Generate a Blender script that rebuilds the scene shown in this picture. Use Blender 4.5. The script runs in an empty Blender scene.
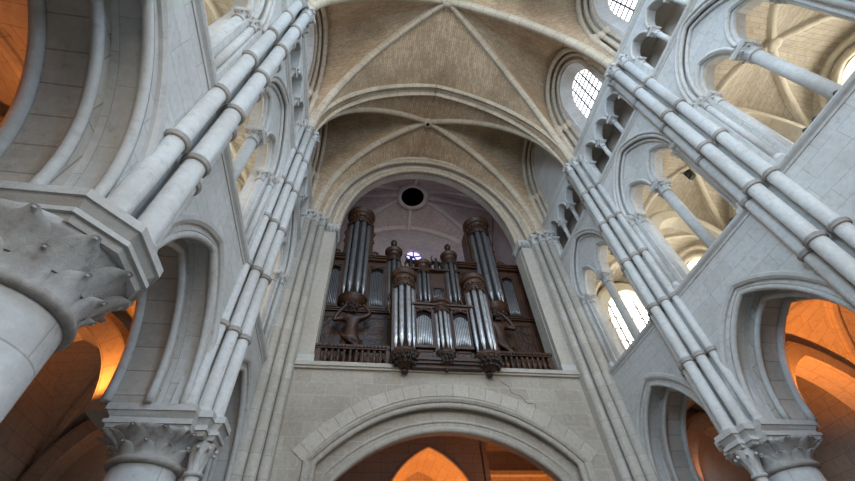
import bpy, bmesh, math, random
from mathutils import Vector, Matrix
from mathutils.geometry import tessellate_polygon
random.seed(7)
PI = math.pi
SC = bpy.context.scene
COL = SC.collection
WLOC = {}

# ------------------------------------------------------------------ materials
def new_mat(name):
    m = bpy.data.materials.new(name); m.use_nodes = True
    nt = m.node_tree; nt.nodes.clear()
    o = nt.nodes.new('ShaderNodeOutputMaterial'); b = nt.nodes.new('ShaderNodeBsdfPrincipled')
    nt.links.new(b.outputs[0], o.inputs[0])
    return m, nt, b

def mixc(nt, a, b, fac, mode='MIX'):
    n = nt.nodes.new('ShaderNodeMix'); n.data_type = 'RGBA'; n.blend_type = mode
    for i, v in ((0, fac), (6, a), (7, b)):
        if hasattr(v, 'is_linked') or hasattr(v, 'links'): nt.links.new(v, n.inputs[i])
        elif i == 0: n.inputs[0].default_value = v
        else: n.inputs[i].default_value = (*v, 1)
    return n.outputs[2]

def ramp(nt, src, lo, hi, a=0., b=1.):
    n = nt.nodes.new('ShaderNodeMapRange')
    n.inputs[1].default_value = lo; n.inputs[2].default_value = hi
    n.inputs[3].default_value = a; n.inputs[4].default_value = b
    nt.links.new(src, n.inputs[0]); return n.outputs[0]

def noise(nt, co, scale, detail=4, rough=.55):
    n = nt.nodes.new('ShaderNodeTexNoise'); n.inputs['Scale'].default_value = scale
    n.inputs['Detail'].default_value = detail; n.inputs['Roughness'].default_value = rough
    nt.links.new(co, n.inputs['Vector']); return n.outputs[0]

def stone(name, c1, c2, joint, bw=.8, bh=.34, mort=.012, stain=(.3, .25, .2), stain_amt=.35, rough=.85, bricks=True, bump=.25, blotch=.6):
    m, nt, b = new_mat(name)
    tc = nt.nodes.new('ShaderNodeTexCoord'); ge = nt.nodes.new('ShaderNodeNewGeometry')
    pos = ge.outputs['Position']
    n1 = noise(nt, pos, blotch, 5); n2 = noise(nt, pos, 9., 6, .65); n3 = noise(nt, pos, 45., 3)
    if bricks:
        br = nt.nodes.new('ShaderNodeTexBrick')
        br.offset = .5; br.squash = 1.25; br.squash_frequency = 3
        br.inputs['Scale'].default_value = 1; br.inputs['Brick Width'].default_value = bw
        br.inputs['Row Height'].default_value = bh; br.inputs['Mortar Size'].default_value = mort
        br.inputs['Mortar Smooth'].default_value = .3; br.inputs['Bias'].default_value = 0
        br.inputs['Color1'].default_value = (*c1, 1); br.inputs['Color2'].default_value = (*c2, 1)
        br.inputs['Mortar'].default_value = (*joint, 1)
        # slight wobble so that courses are not ruler straight
        nw = nt.nodes.new('ShaderNodeTexNoise'); nw.inputs['Scale'].default_value = 1.3
        nt.links.new(tc.outputs['UV'], nw.inputs['Vector'])
        vm = nt.nodes.new('ShaderNodeVectorMath'); vm.operation = 'MULTIPLY_ADD'
        nt.links.new(nw.outputs[1], vm.inputs[0]); vm.inputs[1].default_value = (.03, .03, 0)
        nt.links.new(tc.outputs['UV'], vm.inputs[2])
        nt.links.new(vm.outputs[0], br.inputs['Vector'])
        col = br.outputs['Color']
    else:
        col = mixc(nt, c1, c2, ramp(nt, n1, .35, .65))
    col = mixc(nt, col, stain, ramp(nt, n1, .48, .72, 0, stain_amt))
    col = mixc(nt, col, (.9, .88, .84), ramp(nt, n2, .52, .75, 0, .20))
    col = mixc(nt, col, stain, ramp(nt, n2, .46, .24, 0, .75))
    nt.links.new(col, b.inputs['Base Color'])
    b.inputs['Roughness'].default_value = rough; b.inputs['Specular IOR Level'].default_value = .2
    bp = nt.nodes.new('ShaderNodeBump'); bp.inputs['Strength'].default_value = bump; bp.inputs['Distance'].default_value = .02
    ad = nt.nodes.new('ShaderNodeMath'); ad.operation = 'ADD'
    nt.links.new(n2, ad.inputs[0]); nt.links.new(n3, ad.inputs[1])
    if bricks:
        sb = nt.nodes.new('ShaderNodeMath'); sb.operation = 'SUBTRACT'
        nt.links.new(ad.outputs[0], sb.inputs[0]); nt.links.new(br.outputs['Fac'], sb.inputs[1]); h = sb.outputs[0]
    else: h = ad.outputs[0]
    nt.links.new(h, bp.inputs['Height']); nt.links.new(bp.outputs[0], b.inputs['Normal'])
    return m

def wood(name, c1, c2, carved=0.):
    m, nt, b = new_mat(name)
    ge = nt.nodes.new('ShaderNodeNewGeometry'); pos = ge.outputs['Position']
    mp = nt.nodes.new('ShaderNodeMapping'); mp.inputs['Scale'].default_value = (14, 14, 1.2)
    nt.links.new(pos, mp.inputs[0])
    g = noise(nt, mp.outputs[0], 1.6, 5); n1 = noise(nt, pos, 2.2, 4)
    col = mixc(nt, c1, c2, ramp(nt, g, .35, .68))
    col = mixc(nt, col, (c1[0]*.4, c1[1]*.4, c1[2]*.4), ramp(nt, n1, .42, .65, 0, .7))
    nt.links.new(col, b.inputs['Base Color']); b.inputs['Roughness'].default_value = .48
    bp = nt.nodes.new('ShaderNodeBump'); bp.inputs['Distance'].default_value = .03
    if carved:
        vo = nt.nodes.new('ShaderNodeTexVoronoi'); vo.feature = 'SMOOTH_F1'; vo.inputs['Scale'].default_value = 9
        nt.links.new(pos, vo.inputs['Vector']); nt.links.new(vo.outputs[0], bp.inputs['Height']); bp.inputs['Strength'].default_value = carved
    else:
        nt.links.new(g, bp.inputs['Height']); bp.inputs['Strength'].default_value = .2
    nt.links.new(bp.outputs[0], b.inputs['Normal'])
    return m

def plain(name, c, rough=.5, metal=0., emit=None, es=0.):
    m, nt, b = new_mat(name)
    ge = nt.nodes.new('ShaderNodeNewGeometry')
    n = noise(nt, ge.outputs['Position'], 6., 4)
    col = mixc(nt, c, tuple(v*.7 for v in c), ramp(nt, n, .4, .7))
    nt.links.new(col, b.inputs['Base Color']); b.inputs['Roughness'].default_value = rough; b.inputs['Metallic'].default_value = metal
    if emit:
        b.inputs['Emission Color'].default_value = (*emit, 1); b.inputs['Emission Strength'].default_value = es
    return m

M = {}
M['wall'] = stone('pale_limestone_ashlar', (.57, .56, .54), (.50, .49, .47), (.38, .365, .34), .85, .36, .007, (.36, .33, .28), .45)
M['front'] = stone('grey_limestone_ashlar', (.45, .405, .345), (.385, .34, .285), (.52, .47, .40), .95, .42, .009, (.29, .24, .19), .55)
M['smooth'] = stone('dressed_limestone', (.55, .54, .52), (.47, .455, .43), (0, 0, 0), stain=(.36, .32, .27), bricks=False)
M['pierst'] = stone('warm_pier_stone', (.48, .44, .385), (.41, .37, .315), (.32, .29, .25), .6, .55, .008, (.34, .29, .23), .4)
M['drum'] = stone('limestone_drums', (.53, .52, .505), (.46, .45, .435), (.32, .30, .28), 1.9, .62, .010, (.36, .32, .27), .4)
M['ringst'] = stone('stained_ring_stone', (.40, .37, .34), (.30, .275, .25), (0, 0, 0), stain=(.2, .17, .15), bricks=False)
M['carved'] = stone('carved_limestone', (.49, .48, .465), (.40, .39, .375), (0, 0, 0), stain=(.22, .19, .165), stain_amt=.5, bricks=False, bump=.22, blotch=2.)
M['vous'] = stone('arch_voussoirs', (.53, .48, .42), (.46, .41, .35), (.30, .26, .22), .42, .9, .012, (.33, .29, .25), .3)
M['web'] = stone('vault_rubble_courses', (.58, .43, .285), (.43, .31, .195), (.26, .185, .115), .34, .12, .010, (.22, .15, .09), .75, blotch=.45)
M['rib'] = stone('vault_rib_stone', (.55, .46, .35), (.46, .38, .28), (.30, .24, .17), .5, .8, .014, (.30, .24, .17), .5)
M['gallery'] = stone('gallery_plaster', (.56, .51, .42), (.47, .42, .34), (.36, .32, .26), .45, .17, .010, (.34, .26, .17), .5)
M['galrib'] = stone('gallery_rib_stone', (.64, .60, .50), (.56, .51, .41), (0, 0, 0), stain=(.42, .35, .26), bricks=False)
M['aisle'] = stone('aisle_stone', (.56, .49, .41), (.50, .43, .36), (.36, .30, .25), .7, .34, .010, (.34, .27, .22), .35)
M['towerweb'] = stone('tower_vault_light_tint', (.46, .385, .385), (.40, .335, .335), (.30, .25, .25), .5, .16, .012, (.2, .14, .15), .4)  # pinkish base colour carries the violet window light
M['towerrib'] = stone('tower_rib_stone', (.56, .50, .49), (.48, .43, .42), (0, 0, 0), stain=(.35, .28, .28), bricks=False)
M['floor'] = stone('floor_flags', (.20, .185, .165), (.16, .15, .135), (.1, .09, .08), .7, .7, .015)
M['oak'] = wood('dark_oak', (.040, .0145, .006), (.095, .036, .013))
M['oakc'] = wood('carved_oak', (.030, .011, .005), (.105, .040, .014), .9)
M['oakd'] = wood('blackened_oak', (.018, .010, .007), (.036, .019, .011), .6)
M['tin'] = plain('grey_pipe_tin', (.40, .40, .41), .40, .75)
M['tinb'] = plain('polished_pipe_tin', (.80, .80, .82), .42, .7)
M['black'] = plain('black_iron', (.02, .02, .022), .5)
M['lead'] = plain('window_leading', (.10, .10, .11), .6)
M['glass'] = plain('daylit_leaded_glass', (.8, .85, .9), .3, 0, (.97, .97, 1.), 2.4)
M['glassw'] = plain('daylit_gallery_glass', (.9, .85, .75), .3, 0, (1., .95, .84), 9.)
M['glassp'] = plain('violet_stained_glass', (.5, .4, .7), .3, 0, (.55, .50, 1.), 2.0)
M['hatch'] = plain('dark_red_hatch_boards', (.035, .012, .016), .8)
M['lens'] = plain('lamp_lens', (.55, .60, .70), .2)
M['dark'] = plain('shade_and_hole_black', (.012, .010, .012), .9)  # near-black boards paint the shade behind the pipes; also boss hole and crack

# ------------------------------------------------------------------ mesh builder
class MB:
    def __init__(s, sx=1):
        s.bm = bmesh.new(); s.uv = s.bm.loops.layers.uv.new('UVMap'); s.done = set(); s.sx = sx
    def P(s, p): return (p[0]*s.sx, p[1], p[2])
    def v(s, p): return s.bm.verts.new(s.P(p))
    def f(s, vs, uvs=None, smooth=False):
        try: fc = s.bm.faces.new(vs)
        except ValueError: return None
        fc.smooth = smooth
        if uvs:
            for l, u in zip(fc.loops, uvs): l[s.uv].uv = u
            fc.tag = True
        return fc
    def box(s, x0, x1, y0, y1, z0, z1):
        V = [s.v((x, y, z)) for x in (x0, x1) for y in (y0, y1) for z in (z0, z1)]
        for q in ((0, 1, 3, 2), (4, 6, 7, 5), (0, 4, 5, 1), (2, 3, 7, 6), (0, 2, 6, 4), (1, 5, 7, 3)):
            s.f([V[i] for i in q])
        return s
    def prism(s, poly, z0, z1, inset0=0., inset1=0.):
        cx = sum(p[0] for p in poly)/len(poly); cy = sum(p[1] for p in poly)/len(poly)
        def ins(p, d):
            if not d: return p
            l = math.hypot(p[0]-cx, p[1]-cy); k = (l-d)/l
            return (cx+(p[0]-cx)*k, cy+(p[1]-cy)*k)
        a = [s.v((*ins(p, inset0), z0)) for p in poly]; b = [s.v((*ins(p, inset1), z1)) for p in poly]
        n = len(poly)
        for i in range(n): s.f([a[i], a[(i+1) % n], b[(i+1) % n], b[i]])
        s.f(a[::-1]); s.f(b); return s
    def lathe(s, prof, c, segs=20, a0=0., a1=2*PI, axis=None):
        full = abs(a1-a0-2*PI) < 1e-6; n = segs if full else segs+1
        R = []
        for r, z in prof:
            R.append([s.v((c[0]+r*math.cos(a0+(a1-a0)*k/segs), c[1]+r*math.sin(a0+(a1-a0)*k/segs), c[2]+z)) for k in range(n)])
        L = 0
        for j in range(len(prof)-1):
            dl = math.hypot(prof[j+1][0]-prof[j][0], prof[j+1][1]-prof[j][1])
            rm = max(prof[j][0], prof[j+1][0])
            for k in range(segs):
                k2 = (k+1) % n; u0 = (a1-a0)*k/segs*rm; u1 = (a1-a0)*(k+1)/segs*rm
                s.f([R[j][k], R[j][k2], R[j+1][k2], R[j+1][k]], [(u0, L), (u1, L), (u1, L+dl), (u0, L+dl)], True)
            L += dl
        if prof[0][0] > 1e-4 and full: s.f(R[0][::-1])
        if prof[-1][0] > 1e-4 and full: s.f(R[-1])
        return s
    def sweep(s, pts, N, prof, closed=True, smooth=False, caps=True):
        """profile (n, r): n along N, r along the in-plane normal (N x T)"""
        pts = [Vector(p) for p in pts]; N = Vector(N).normalized(); rings = []; L = [0]
        for i, p in enumerate(pts):
            t = (pts[min(i+1, len(pts)-1)]-pts[max(i-1, 0)]).normalized()
            rad = N.cross(t).normalized(); k = 1.
            if 0 < i < len(pts)-1:
                d0 = (pts[i]-pts[i-1]).normalized(); k = 1/max(.35, abs(d0.dot(t)))
            rings.append([s.v(p+N*a+rad*(b*k)) for a, b in prof])
            if i: L.append(L[-1]+(p-pts[i-1]).length)
        m = len(prof); per = [0]
        for j in range(m): per.append(per[-1]+math.dist(prof[j], prof[(j+1) % m]))
        for i in range(len(pts)-1):
            for j in range(m if closed else m-1):
                j2 = (j+1) % m
                s.f([rings[i][j], rings[i][j2], rings[i+1][j2], rings[i+1][j]],
                    [(L[i], per[j]), (L[i], per[j+1]), (L[i+1], per[j+1]), (L[i+1], per[j])], smooth)
        if caps and closed: s.f(rings[0][::-1]); s.f(rings[-1])
        return s
    def tube(s, pts, r, segs=8, caps=True):
        pts = [Vector(p) for p in pts]; rr = r if isinstance(r, (list, tuple)) else [r]*len(pts)
        up = None; rings = []; L = 0
        for i, p in enumerate(pts):
            t = (pts[min(i+1, len(pts)-1)]-pts[max(i-1, 0)]).normalized()
            if up is None:
                up = Vector((0, 0, 1)) if abs(t.z) < .9 else Vector((1, 0, 0))
            a = t.cross(up).normalized(); up = a.cross(t).normalized()
            rings.append([s.v(p+(a*math.cos(2*PI*k/segs)+up*math.sin(2*PI*k/segs))*rr[i]) for k in range(segs)])
        for i in range(len(pts)-1):
            l = (pts[i+1]-pts[i]).length
            for k in range(segs):
                k2 = (k+1) % segs; u0 = 2*PI*k/segs*rr[i]; u1 = 2*PI*(k+1)/segs*rr[i]
                s.f([rings[i][k], rings[i][k2], rings[i+1][k2], rings[i+1][k]], [(L, u0), (L, u1), (L+l, u1), (L+l, u0)], True)
            L += l
        if caps: s.f(rings[0][::-1]); s.f(rings[-1])
        return s
    def plate(s, outer, holes, ax, d0, d1):
        """2D polygon with holes, extruded along x ('x': (y,z)) or y ('y': (x,z)) or z"""
        def mk(p, d):
            return {'x': (d, p[0], p[1]), 'y': (p[0], d, p[1]), 'z': (p[0], p[1], d)}[ax]
        loops = [outer]+holes; flat = [p for l in loops for p in l]
        tris = tessellate_polygon([[Vector((p[0], p[1], 0)) for p in l] for l in loops])
        A = [s.v(mk(p, d0)) for p in flat]; B = [s.v(mk(p, d1)) for p in flat]
        for t in tris:
            s.f([A[i] for i in t], [flat[i] for i in t]); s.f([B[i] for i in reversed(t)], [flat[i] for i in reversed(t)])
        k = 0
        for l in loops:
            n = len(l); acc = 0
            for i in range(n):
                j = (i+1) % n; dl = math.dist(l[i], l[j])
                s.f([A[k+i], A[k+j], B[k+j], B[k+i]], [(acc, d0), (acc+dl, d0), (acc+dl, d1), (acc, d1)])
                acc += dl
            k += n
        return s
    def patch(s, Ra, Rb, m=6, up=0.):
        """ruled surface between two equally long point rows; v runs along the rows (courses lie across)"""
        n = len(Ra); G = []; va = [0]
        for i in range(n):
            a = Vector(Ra[i]); b = Vector(Rb[i])
            if i: va.append(va[-1]+.5*((a-Vector(Ra[i-1])).length+(b-Vector(Rb[i-1])).length))
            G.append([s.v(a.lerp(b, k/m)+Vector((0, 0, up))) for k in range(m+1)])
        for i in range(n-1):
            w0 = (Vector(Ra[i])-Vector(Rb[i])).length; w1 = (Vector(Ra[i+1])-Vector(Rb[i+1])).length
            for k in range(m):
                s.f([G[i][k], G[i][k+1], G[i+1][k+1], G[i+1][k]],
                    [(w0*k/m, va[i]), (w0*(k+1)/m, va[i]), (w1*(k+1)/m, va[i+1]), (w1*k/m, va[i+1])], True)
        return s
    def ball(s, c, r, seg=10, rings=6, sc=(1, 1, 1)):
        prev = None
        R = []
        for j in range(rings+1):
            th = PI*j/rings
            R.append([s.v((c[0]+r*sc[0]*math.sin(th)*math.cos(2*PI*k/seg), c[1]+r*sc[1]*math.sin(th)*math.sin(2*PI*k/seg), c[2]-r*sc[2]*math.cos(th))) for k in range(seg)] if 0 < j < rings else [s.v((c[0], c[1], c[2]-r*sc[2]*math.cos(th)))])
        for j in range(rings):
            a, b = R[j], R[j+1]
            for k in range(seg):
                k2 = (k+1) % seg
                if len(a) == 1: s.f([a[0], b[k2], b[k]], None, True)
                elif len(b) == 1: s.f([a[k], a[k2], b[0]], None, True)
                else: s.f([a[k], a[k2], b[k2], b[k]], None, True)
        return s
    def build(s, name, mat, parent=None, origin=None):
        bm = s.bm
        bmesh.ops.recalc_face_normals(bm, faces=bm.faces[:])
        for fc in bm.faces:
            if fc.tag: continue
            n = fc.normal; ax = max(range(3), key=lambda i: abs(n[i]))
            for l in fc.loops:
                c = l.vert.co
                l[s.uv].uv = ((c.y, c.z), (c.x, c.z), (c.x, c.y))[ax]
        xs = [v.co for v in bm.verts]
        if origin is None:
            lo = Vector((min(c[i] for c in xs) for i in range(3))); hi = Vector((max(c[i] for c in xs) for i in range(3)))
            origin = Vector(((lo.x+hi.x)/2, (lo.y+hi.y)/2, lo.z))
        origin = Vector(origin)
        bmesh.ops.translate(bm, verts=bm.verts[:], vec=-origin)
        me = bpy.data.meshes.new(name); bm.to_mesh(me); bm.free()
        me.materials.append(M[mat])
        o = bpy.data.objects.new(name, me); COL.objects.link(o); WLOC[o] = origin
        if parent is not None: o.parent = parent; o.location = origin-WLOC[parent]
        else: o.location = origin
        return o

def tag(o, label=None, cat=None, group=None, kind=None):
    if label: o['label'] = label
    if cat: o['category'] = cat
    if group: o['group'] = group
    if kind: o['kind'] = kind
    return o
def thing(name, loc, label, cat, group=None, kind='thing'):
    o = bpy.data.objects.new(name, None); COL.objects.link(o); o.empty_display_size = .1
    o.location = loc; WLOC[o] = Vector(loc)
    return tag(o, label, cat, group, kind)
def struct(name, loc, label, cat):
    return thing(name, loc, label, cat, None, 'structure')
def copy_thing(root, loc, label=None):
    c = root.copy(); COL.objects.link(c); c.location = loc; WLOC[c] = Vector(loc)
    if label: c['label'] = label
    for ch in list(root.children):
        d = ch.copy(); COL.objects.link(d); d.parent = c
        for g in list(ch.children):
            e = g.copy(); COL.objects.link(e); e.parent = d
    return c

# ------------------------------------------------------------------ curves
def half_arc(a, h, n=14):
    """(u,w) from (-a,0) to (0,h); pointed when h>=a else elliptical"""
    if h >= a-1e-6:
        R = (h*h+a*a)/(2*a); cx = R-a; e = math.asin(min(1, h/R))
        return [(cx-R*math.cos(e*i/n), R*math.sin(e*i/n)) for i in range(n+1)]
    return [(-a*math.cos(PI/2*i/n), h*math.sin(PI/2*i/n)) for i in range(n+1)]
def arch(c, spring, a, h, n=14):
    l = half_arc(a, h, n)
    return [(c+u, spring+w) for u, w in l]+[(c-u, spring+w) for u, w in l[-2::-1]]
def seg_arch(c, spring, a, h, n=20):
    R = (a*a+h*h)/(2*h); e = math.asin(a/R)
    return [(c+R*math.sin(-e+2*e*i/n), spring+h-R+R*math.cos(-e+2*e*i/n)) for i in range(n+1)]
def round_arch(c, spring, a, h, n=24):
    return [(c-a*math.cos(PI*i/n), spring+h*math.sin(PI*i/n)) for i in range(n+1)]
def rise(A, B, n=16, ell=False):
    """3D rows from springing A up to crown B"""
    A = Vector(A); B = Vector(B); d = Vector((B.x-A.x, B.y-A.y, 0)); a = d.length; h = B.z-A.z; d.normalize()
    arc = [(-a*math.cos(PI/2*i/n), h*math.sin(PI/2*i/n)) for i in range(n+1)] if ell else half_arc(a, h, n)
    return [A+d*(u+a)+Vector((0, 0, w)) for u, w in arc]
def stilt(A, zs, B, n=16):
    A = Vector(A); k = max(2, int(n*.3)); low = [Vector((A.x, A.y, A.z+(zs-A.z)*i/k)) for i in range(k)]
    return low+rise((A.x, A.y, zs), B, n-k, True)

ROLL = lambda r, n=8: [(r*math.cos(2*PI*k/n), r*math.sin(2*PI*k/n)) for k in range(n)]
def ribprof(w, d):
    """rib section: roll below, chamfered shoulders above (r positive = up)"""
    return [(-w/2, d), (-w/2, d*.55), (-w*.38, d*.42), (-w*.34, d*.22), (-w*.2, d*.05), (0, 0), (w*.2, d*.05), (w*.34, d*.22), (w*.38, d*.42), (w/2, d*.55), (w/2, d)]
def dblprof(w, d):
    q = w/2
    return [(-q, d), (-q, d*.45), (-q*.92, d*.12), (-q*.7, 0), (-q*.48, d*.12), (-q*.36, d*.34), (q*.36, d*.34), (q*.48, d*.12), (q*.7, 0), (q*.92, d*.12), (q, d*.45), (q, d)]

def rib3d(name, A, B, prof, mat, parent, n=18):
    pts = rise(A, B, n) if not isinstance(A, list) else A
    d = pts[-1]-pts[0]; N = Vector((d.y, -d.x, 0)).normalized()
    # radial must point up/outwards
    t = (pts[1]-pts[0]).normalized(); r = N.cross(t)
    mid = pts[len(pts)//2]; tm = (pts[len(pts)//2+1]-mid).normalized()
    if N.cross(tm).z < 0: N = -N
    return MB().sweep(pts, N, prof).build(name, mat, parent)

# ------------------------------------------------------------------ dimensions
W = 5.70
Z_TRIB, Z_TRIF, Z_CLER, Z_CAP = 8.69, 14.30, 16.95, 16.35
PR = [-.35, 3.70, 7.80, 11.85]
PL = [-.60, 3.45, 7.72, 11.80]
Z_AB = 5.10; ZG = 12.0; WA, WH = .84, 1.55
CR1, CR2 = 23.25, 23.35
ORD = ('nearest the viewer', 'in the middle of the row', 'next to the organ wall')

# ------------------------------------------------------------------ camera
cam_d = bpy.data.cameras.new('camera'); cam = bpy.data.objects.new('camera', cam_d); COL.objects.link(cam)
RM = [[0.986557129529, -0.15426946105292177, -0.053906989917274425], [0.08160269809187827, 0.7508676031430042, -0.6553921285874632], [0.1415840027673531, 0.6421828212718876, 0.7533625914681807]]
r0, r1, r2 = (Vector(r) for r in RM)
mt = Matrix((r0, -r1, -r2)).transposed().to_4x4(); mt.translation = Vector((-2.829, 0, 1.6))
cam.matrix_world = mt
cam_d.sensor_width = 36; cam_d.lens = 401.24/855*36; cam_d.clip_end = 200; cam_d.clip_start = .05
SC.camera = cam

# ------------------------------------------------------------------ side walls
def leafy(mb, c, r0, z0, r1, z1, n, w, tip=.05, ph=0., thick=.03):
    """a ring of curled leaves on a bell from radius r0 at z0 to r1 at z1"""
    for k in range(n):
        a = 2*PI*(k+ph)/n; rows = []
        for i in range(7):
            t = i/6; rr = r0+(r1-r0)*t**1.6+thick*(.5+.8*t); zz = z0+(z1-z0)*t
            if i == 6: rr += tip; zz -= tip*.6
            hw = w*(.62+.5*math.sin(PI*min(1, t*.9)))*(1 if i < 5 else (.75 if i == 5 else .42))
            rows.append([(rr-(.0 if j == 1 else .028), a+da*hw/max(rr, .01), zz) for j, da in enumerate((-1, 0, 1))])
        V = [[mb.v((c[0]+q[0]*math.cos(q[1]), c[1]+q[0]*math.sin(q[1]), c[2]+q[2])) for q in row] for row in rows]
        for i in range(6):
            for j in range(2): mb.f([V[i][j], V[i][j+1], V[i+1][j+1], V[i+1][j]], None, True)
        q = rows[6][1]; mb.ball((c[0]+(q[0])*math.cos(a), c[1]+(q[0])*math.sin(a), c[2]+q[2]-.01), tip*.8+.012, 7, 5)

def capital(parent, s, c, r, z0, z1, half, n=8, ab=None):
    """bell + leaves + abacus for a small column; c=(x,y) on the +x side"""
    h = z1-z0; x, y = c
    o = MB(s).lathe([(r*1.02, z0-.05), (r*1.28, z0-.045), (r*1.28, z0), (r, z0+.01), (r*1.02, z0+h*.3), (half*.72, z0+h*.62), (half*.92, z0+h*.7)], (x, y, 0), 16)
    leafy(o, (x, y, 0), r, z0+.01, half*.72, z0+h*.55, n, r*.42, r*.22, 0, r*.1)
    o = o.build('capital', 'carved', parent)
    a = MB(s)
    a.prism([(x-half, y-half), (x+half, y-half), (x+half, y+half), (x-half, y+half)], z0+h*.68, z0+h*.82, half*.18, 0)
    a.prism([(x-half, y-half), (x+half, y-half), (x+half, y+half), (x-half, y+half)], z0+h*.82, z1)
    a.build('abacus', 'smooth', parent)

def column_thing(name, s, c, r, zb, zc, zt, half, label, cat, group, n=8):
    x, y = c
    t = thing(name, (s*x, y, zb), label, cat, group)
    MB(s).prism([(x-half, y-half), (x+half, y-half), (x+half, y+half), (x-half, y+half)], zb, zb+.10).lathe([(r*1.5, .10), (r*1.55, .14), (r*1.45, .18), (r*1.2, .2), (r*1.25, .24), (r*1.02, .27)], (x, y, zb), 16).build('base', 'smooth', t)
    MB(s).lathe([(r, zb+.2), (r, zc)], (x, y, 0), 16).build('shaft', 'smooth', t)
    capital(t, s, c, r, zc, zt, half, n)
    return t

SHAFT_R = 0.165
def bundle(s, py, strong, label, zb):
    """engaged wall shafts with ring bands, rising from the arcade abacus to the vault"""
    t = thing('wall_shaft_cluster', (s*(W-.2), py, zb), label, 'column', 'wall shafts up to the vault')
    if strong: L = [(W-.36, 0, .135), (W-.21, -.29, .122), (W-.21, .29, .122), (W-.03, -.52, .095), (W-.03, .52, .095)]
    else: L = [(W-.28, 0, .155), (W-.10, -.36, .138), (W-.10, .36, .138)]
    rings = [6.90, Z_TRIB-.03, 10.50, 12.40, Z_TRIF-.03]
    for x, dy, r in L:
        sh = MB(s).lathe([(r*1.35, zb), (r*1.4, zb+.05), (r*1.15, zb+.1), (r, zb+.13), (r, Z_CAP-.42)], (x, py+dy, 0), 14).build('shaft', 'smooth', t)
        for z in rings:
            MB(s).lathe([(r*.9, z-.07), (r+.02, z-.068), (r+.042, z-.05), (r+.034, z-.032), (r+.03, z-.025), (r+.05, z-.005), (r+.052, z+.02), (r+.034, z+.035), (r+.03, z+.05), (r*.9, z+.06)], (x, py+dy, 0), 18).build('shaft_ring', 'ringst', sh)
        z0, z1 = Z_CAP-.42, Z_CAP
        o = MB(s).lathe([(r, z0-.04), (r*1.25, z0-.03), (r*1.25, z0), (r, z0+.01), (r*1.05, z0+.12), (r*1.55, z0+.3)], (x, py+dy, 0), 14)
        leafy(o, (x, py+dy, 0), r, z0+.02, r*1.5, z0+.25, 7, r*.4, r*.25, 0, r*.1)
        o.build('capital', 'carved', sh)
        hh = r*1.6
        MB(s).prism([(x-hh, py+dy-hh), (x+hh, py+dy-hh), (x+hh, py+dy+hh), (x-hh, py+dy+hh)], z0+.29, z1, .05, 0).build('abacus', 'smooth', sh)
    # bonding slabs at the ring levels and the pilaster behind
    MB(s).box(W-.03, W+.25, py-.42 if not strong else py-.6, py+.42 if not strong else py+.6, zb, Z_CAP).build('pilaster', 'smooth', t)
    return t

def scales(mb, c, prof, n, rows, depth):
    """overlapping round-tipped leaves lying close on a bell; prof(t)->(r,z)"""
    for j, (t0, t1, ph) in enumerate(rows):
        for k in range(n):
            a = 2*PI*(k+ph)/n; hw = PI/n*.96; G = []
            for i in range(8):
                t = i/7; r, z = prof(t0+(t1-t0)*t); w = hw*(math.sqrt(max(0, 1-((t-.35)/.65)**2)) if t > .35 else 1); off = depth*(.15+t**2)
                if i == 7: w = hw*.22; off = depth*1.5; z -= .012
                G.append([mb.v((c[0]+(r+off*(1 if abs(q) < .9 else .45)+.012*(1-q*q)*(1 if i < 7 else 2))*math.cos(a+q*w), c[1]+(r+off*(1 if abs(q) < .9 else .45)+.012*(1-q*q))*math.sin(a+q*w), z)) for q in (-1, -.6, 0, .6, 1)])
            for i in range(7):
                for q in range(4): mb.f([G[i][q], G[i][q+1], G[i+1][q+1], G[i+1][q]], None, True)
            r, z = prof(t1); mb.ball((c[0]+(r+depth*1.2)*math.cos(a), c[1]+(r+depth*1.2)*math.sin(a), z-.03), .022, 7, 5, (1, 1, .8))

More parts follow.
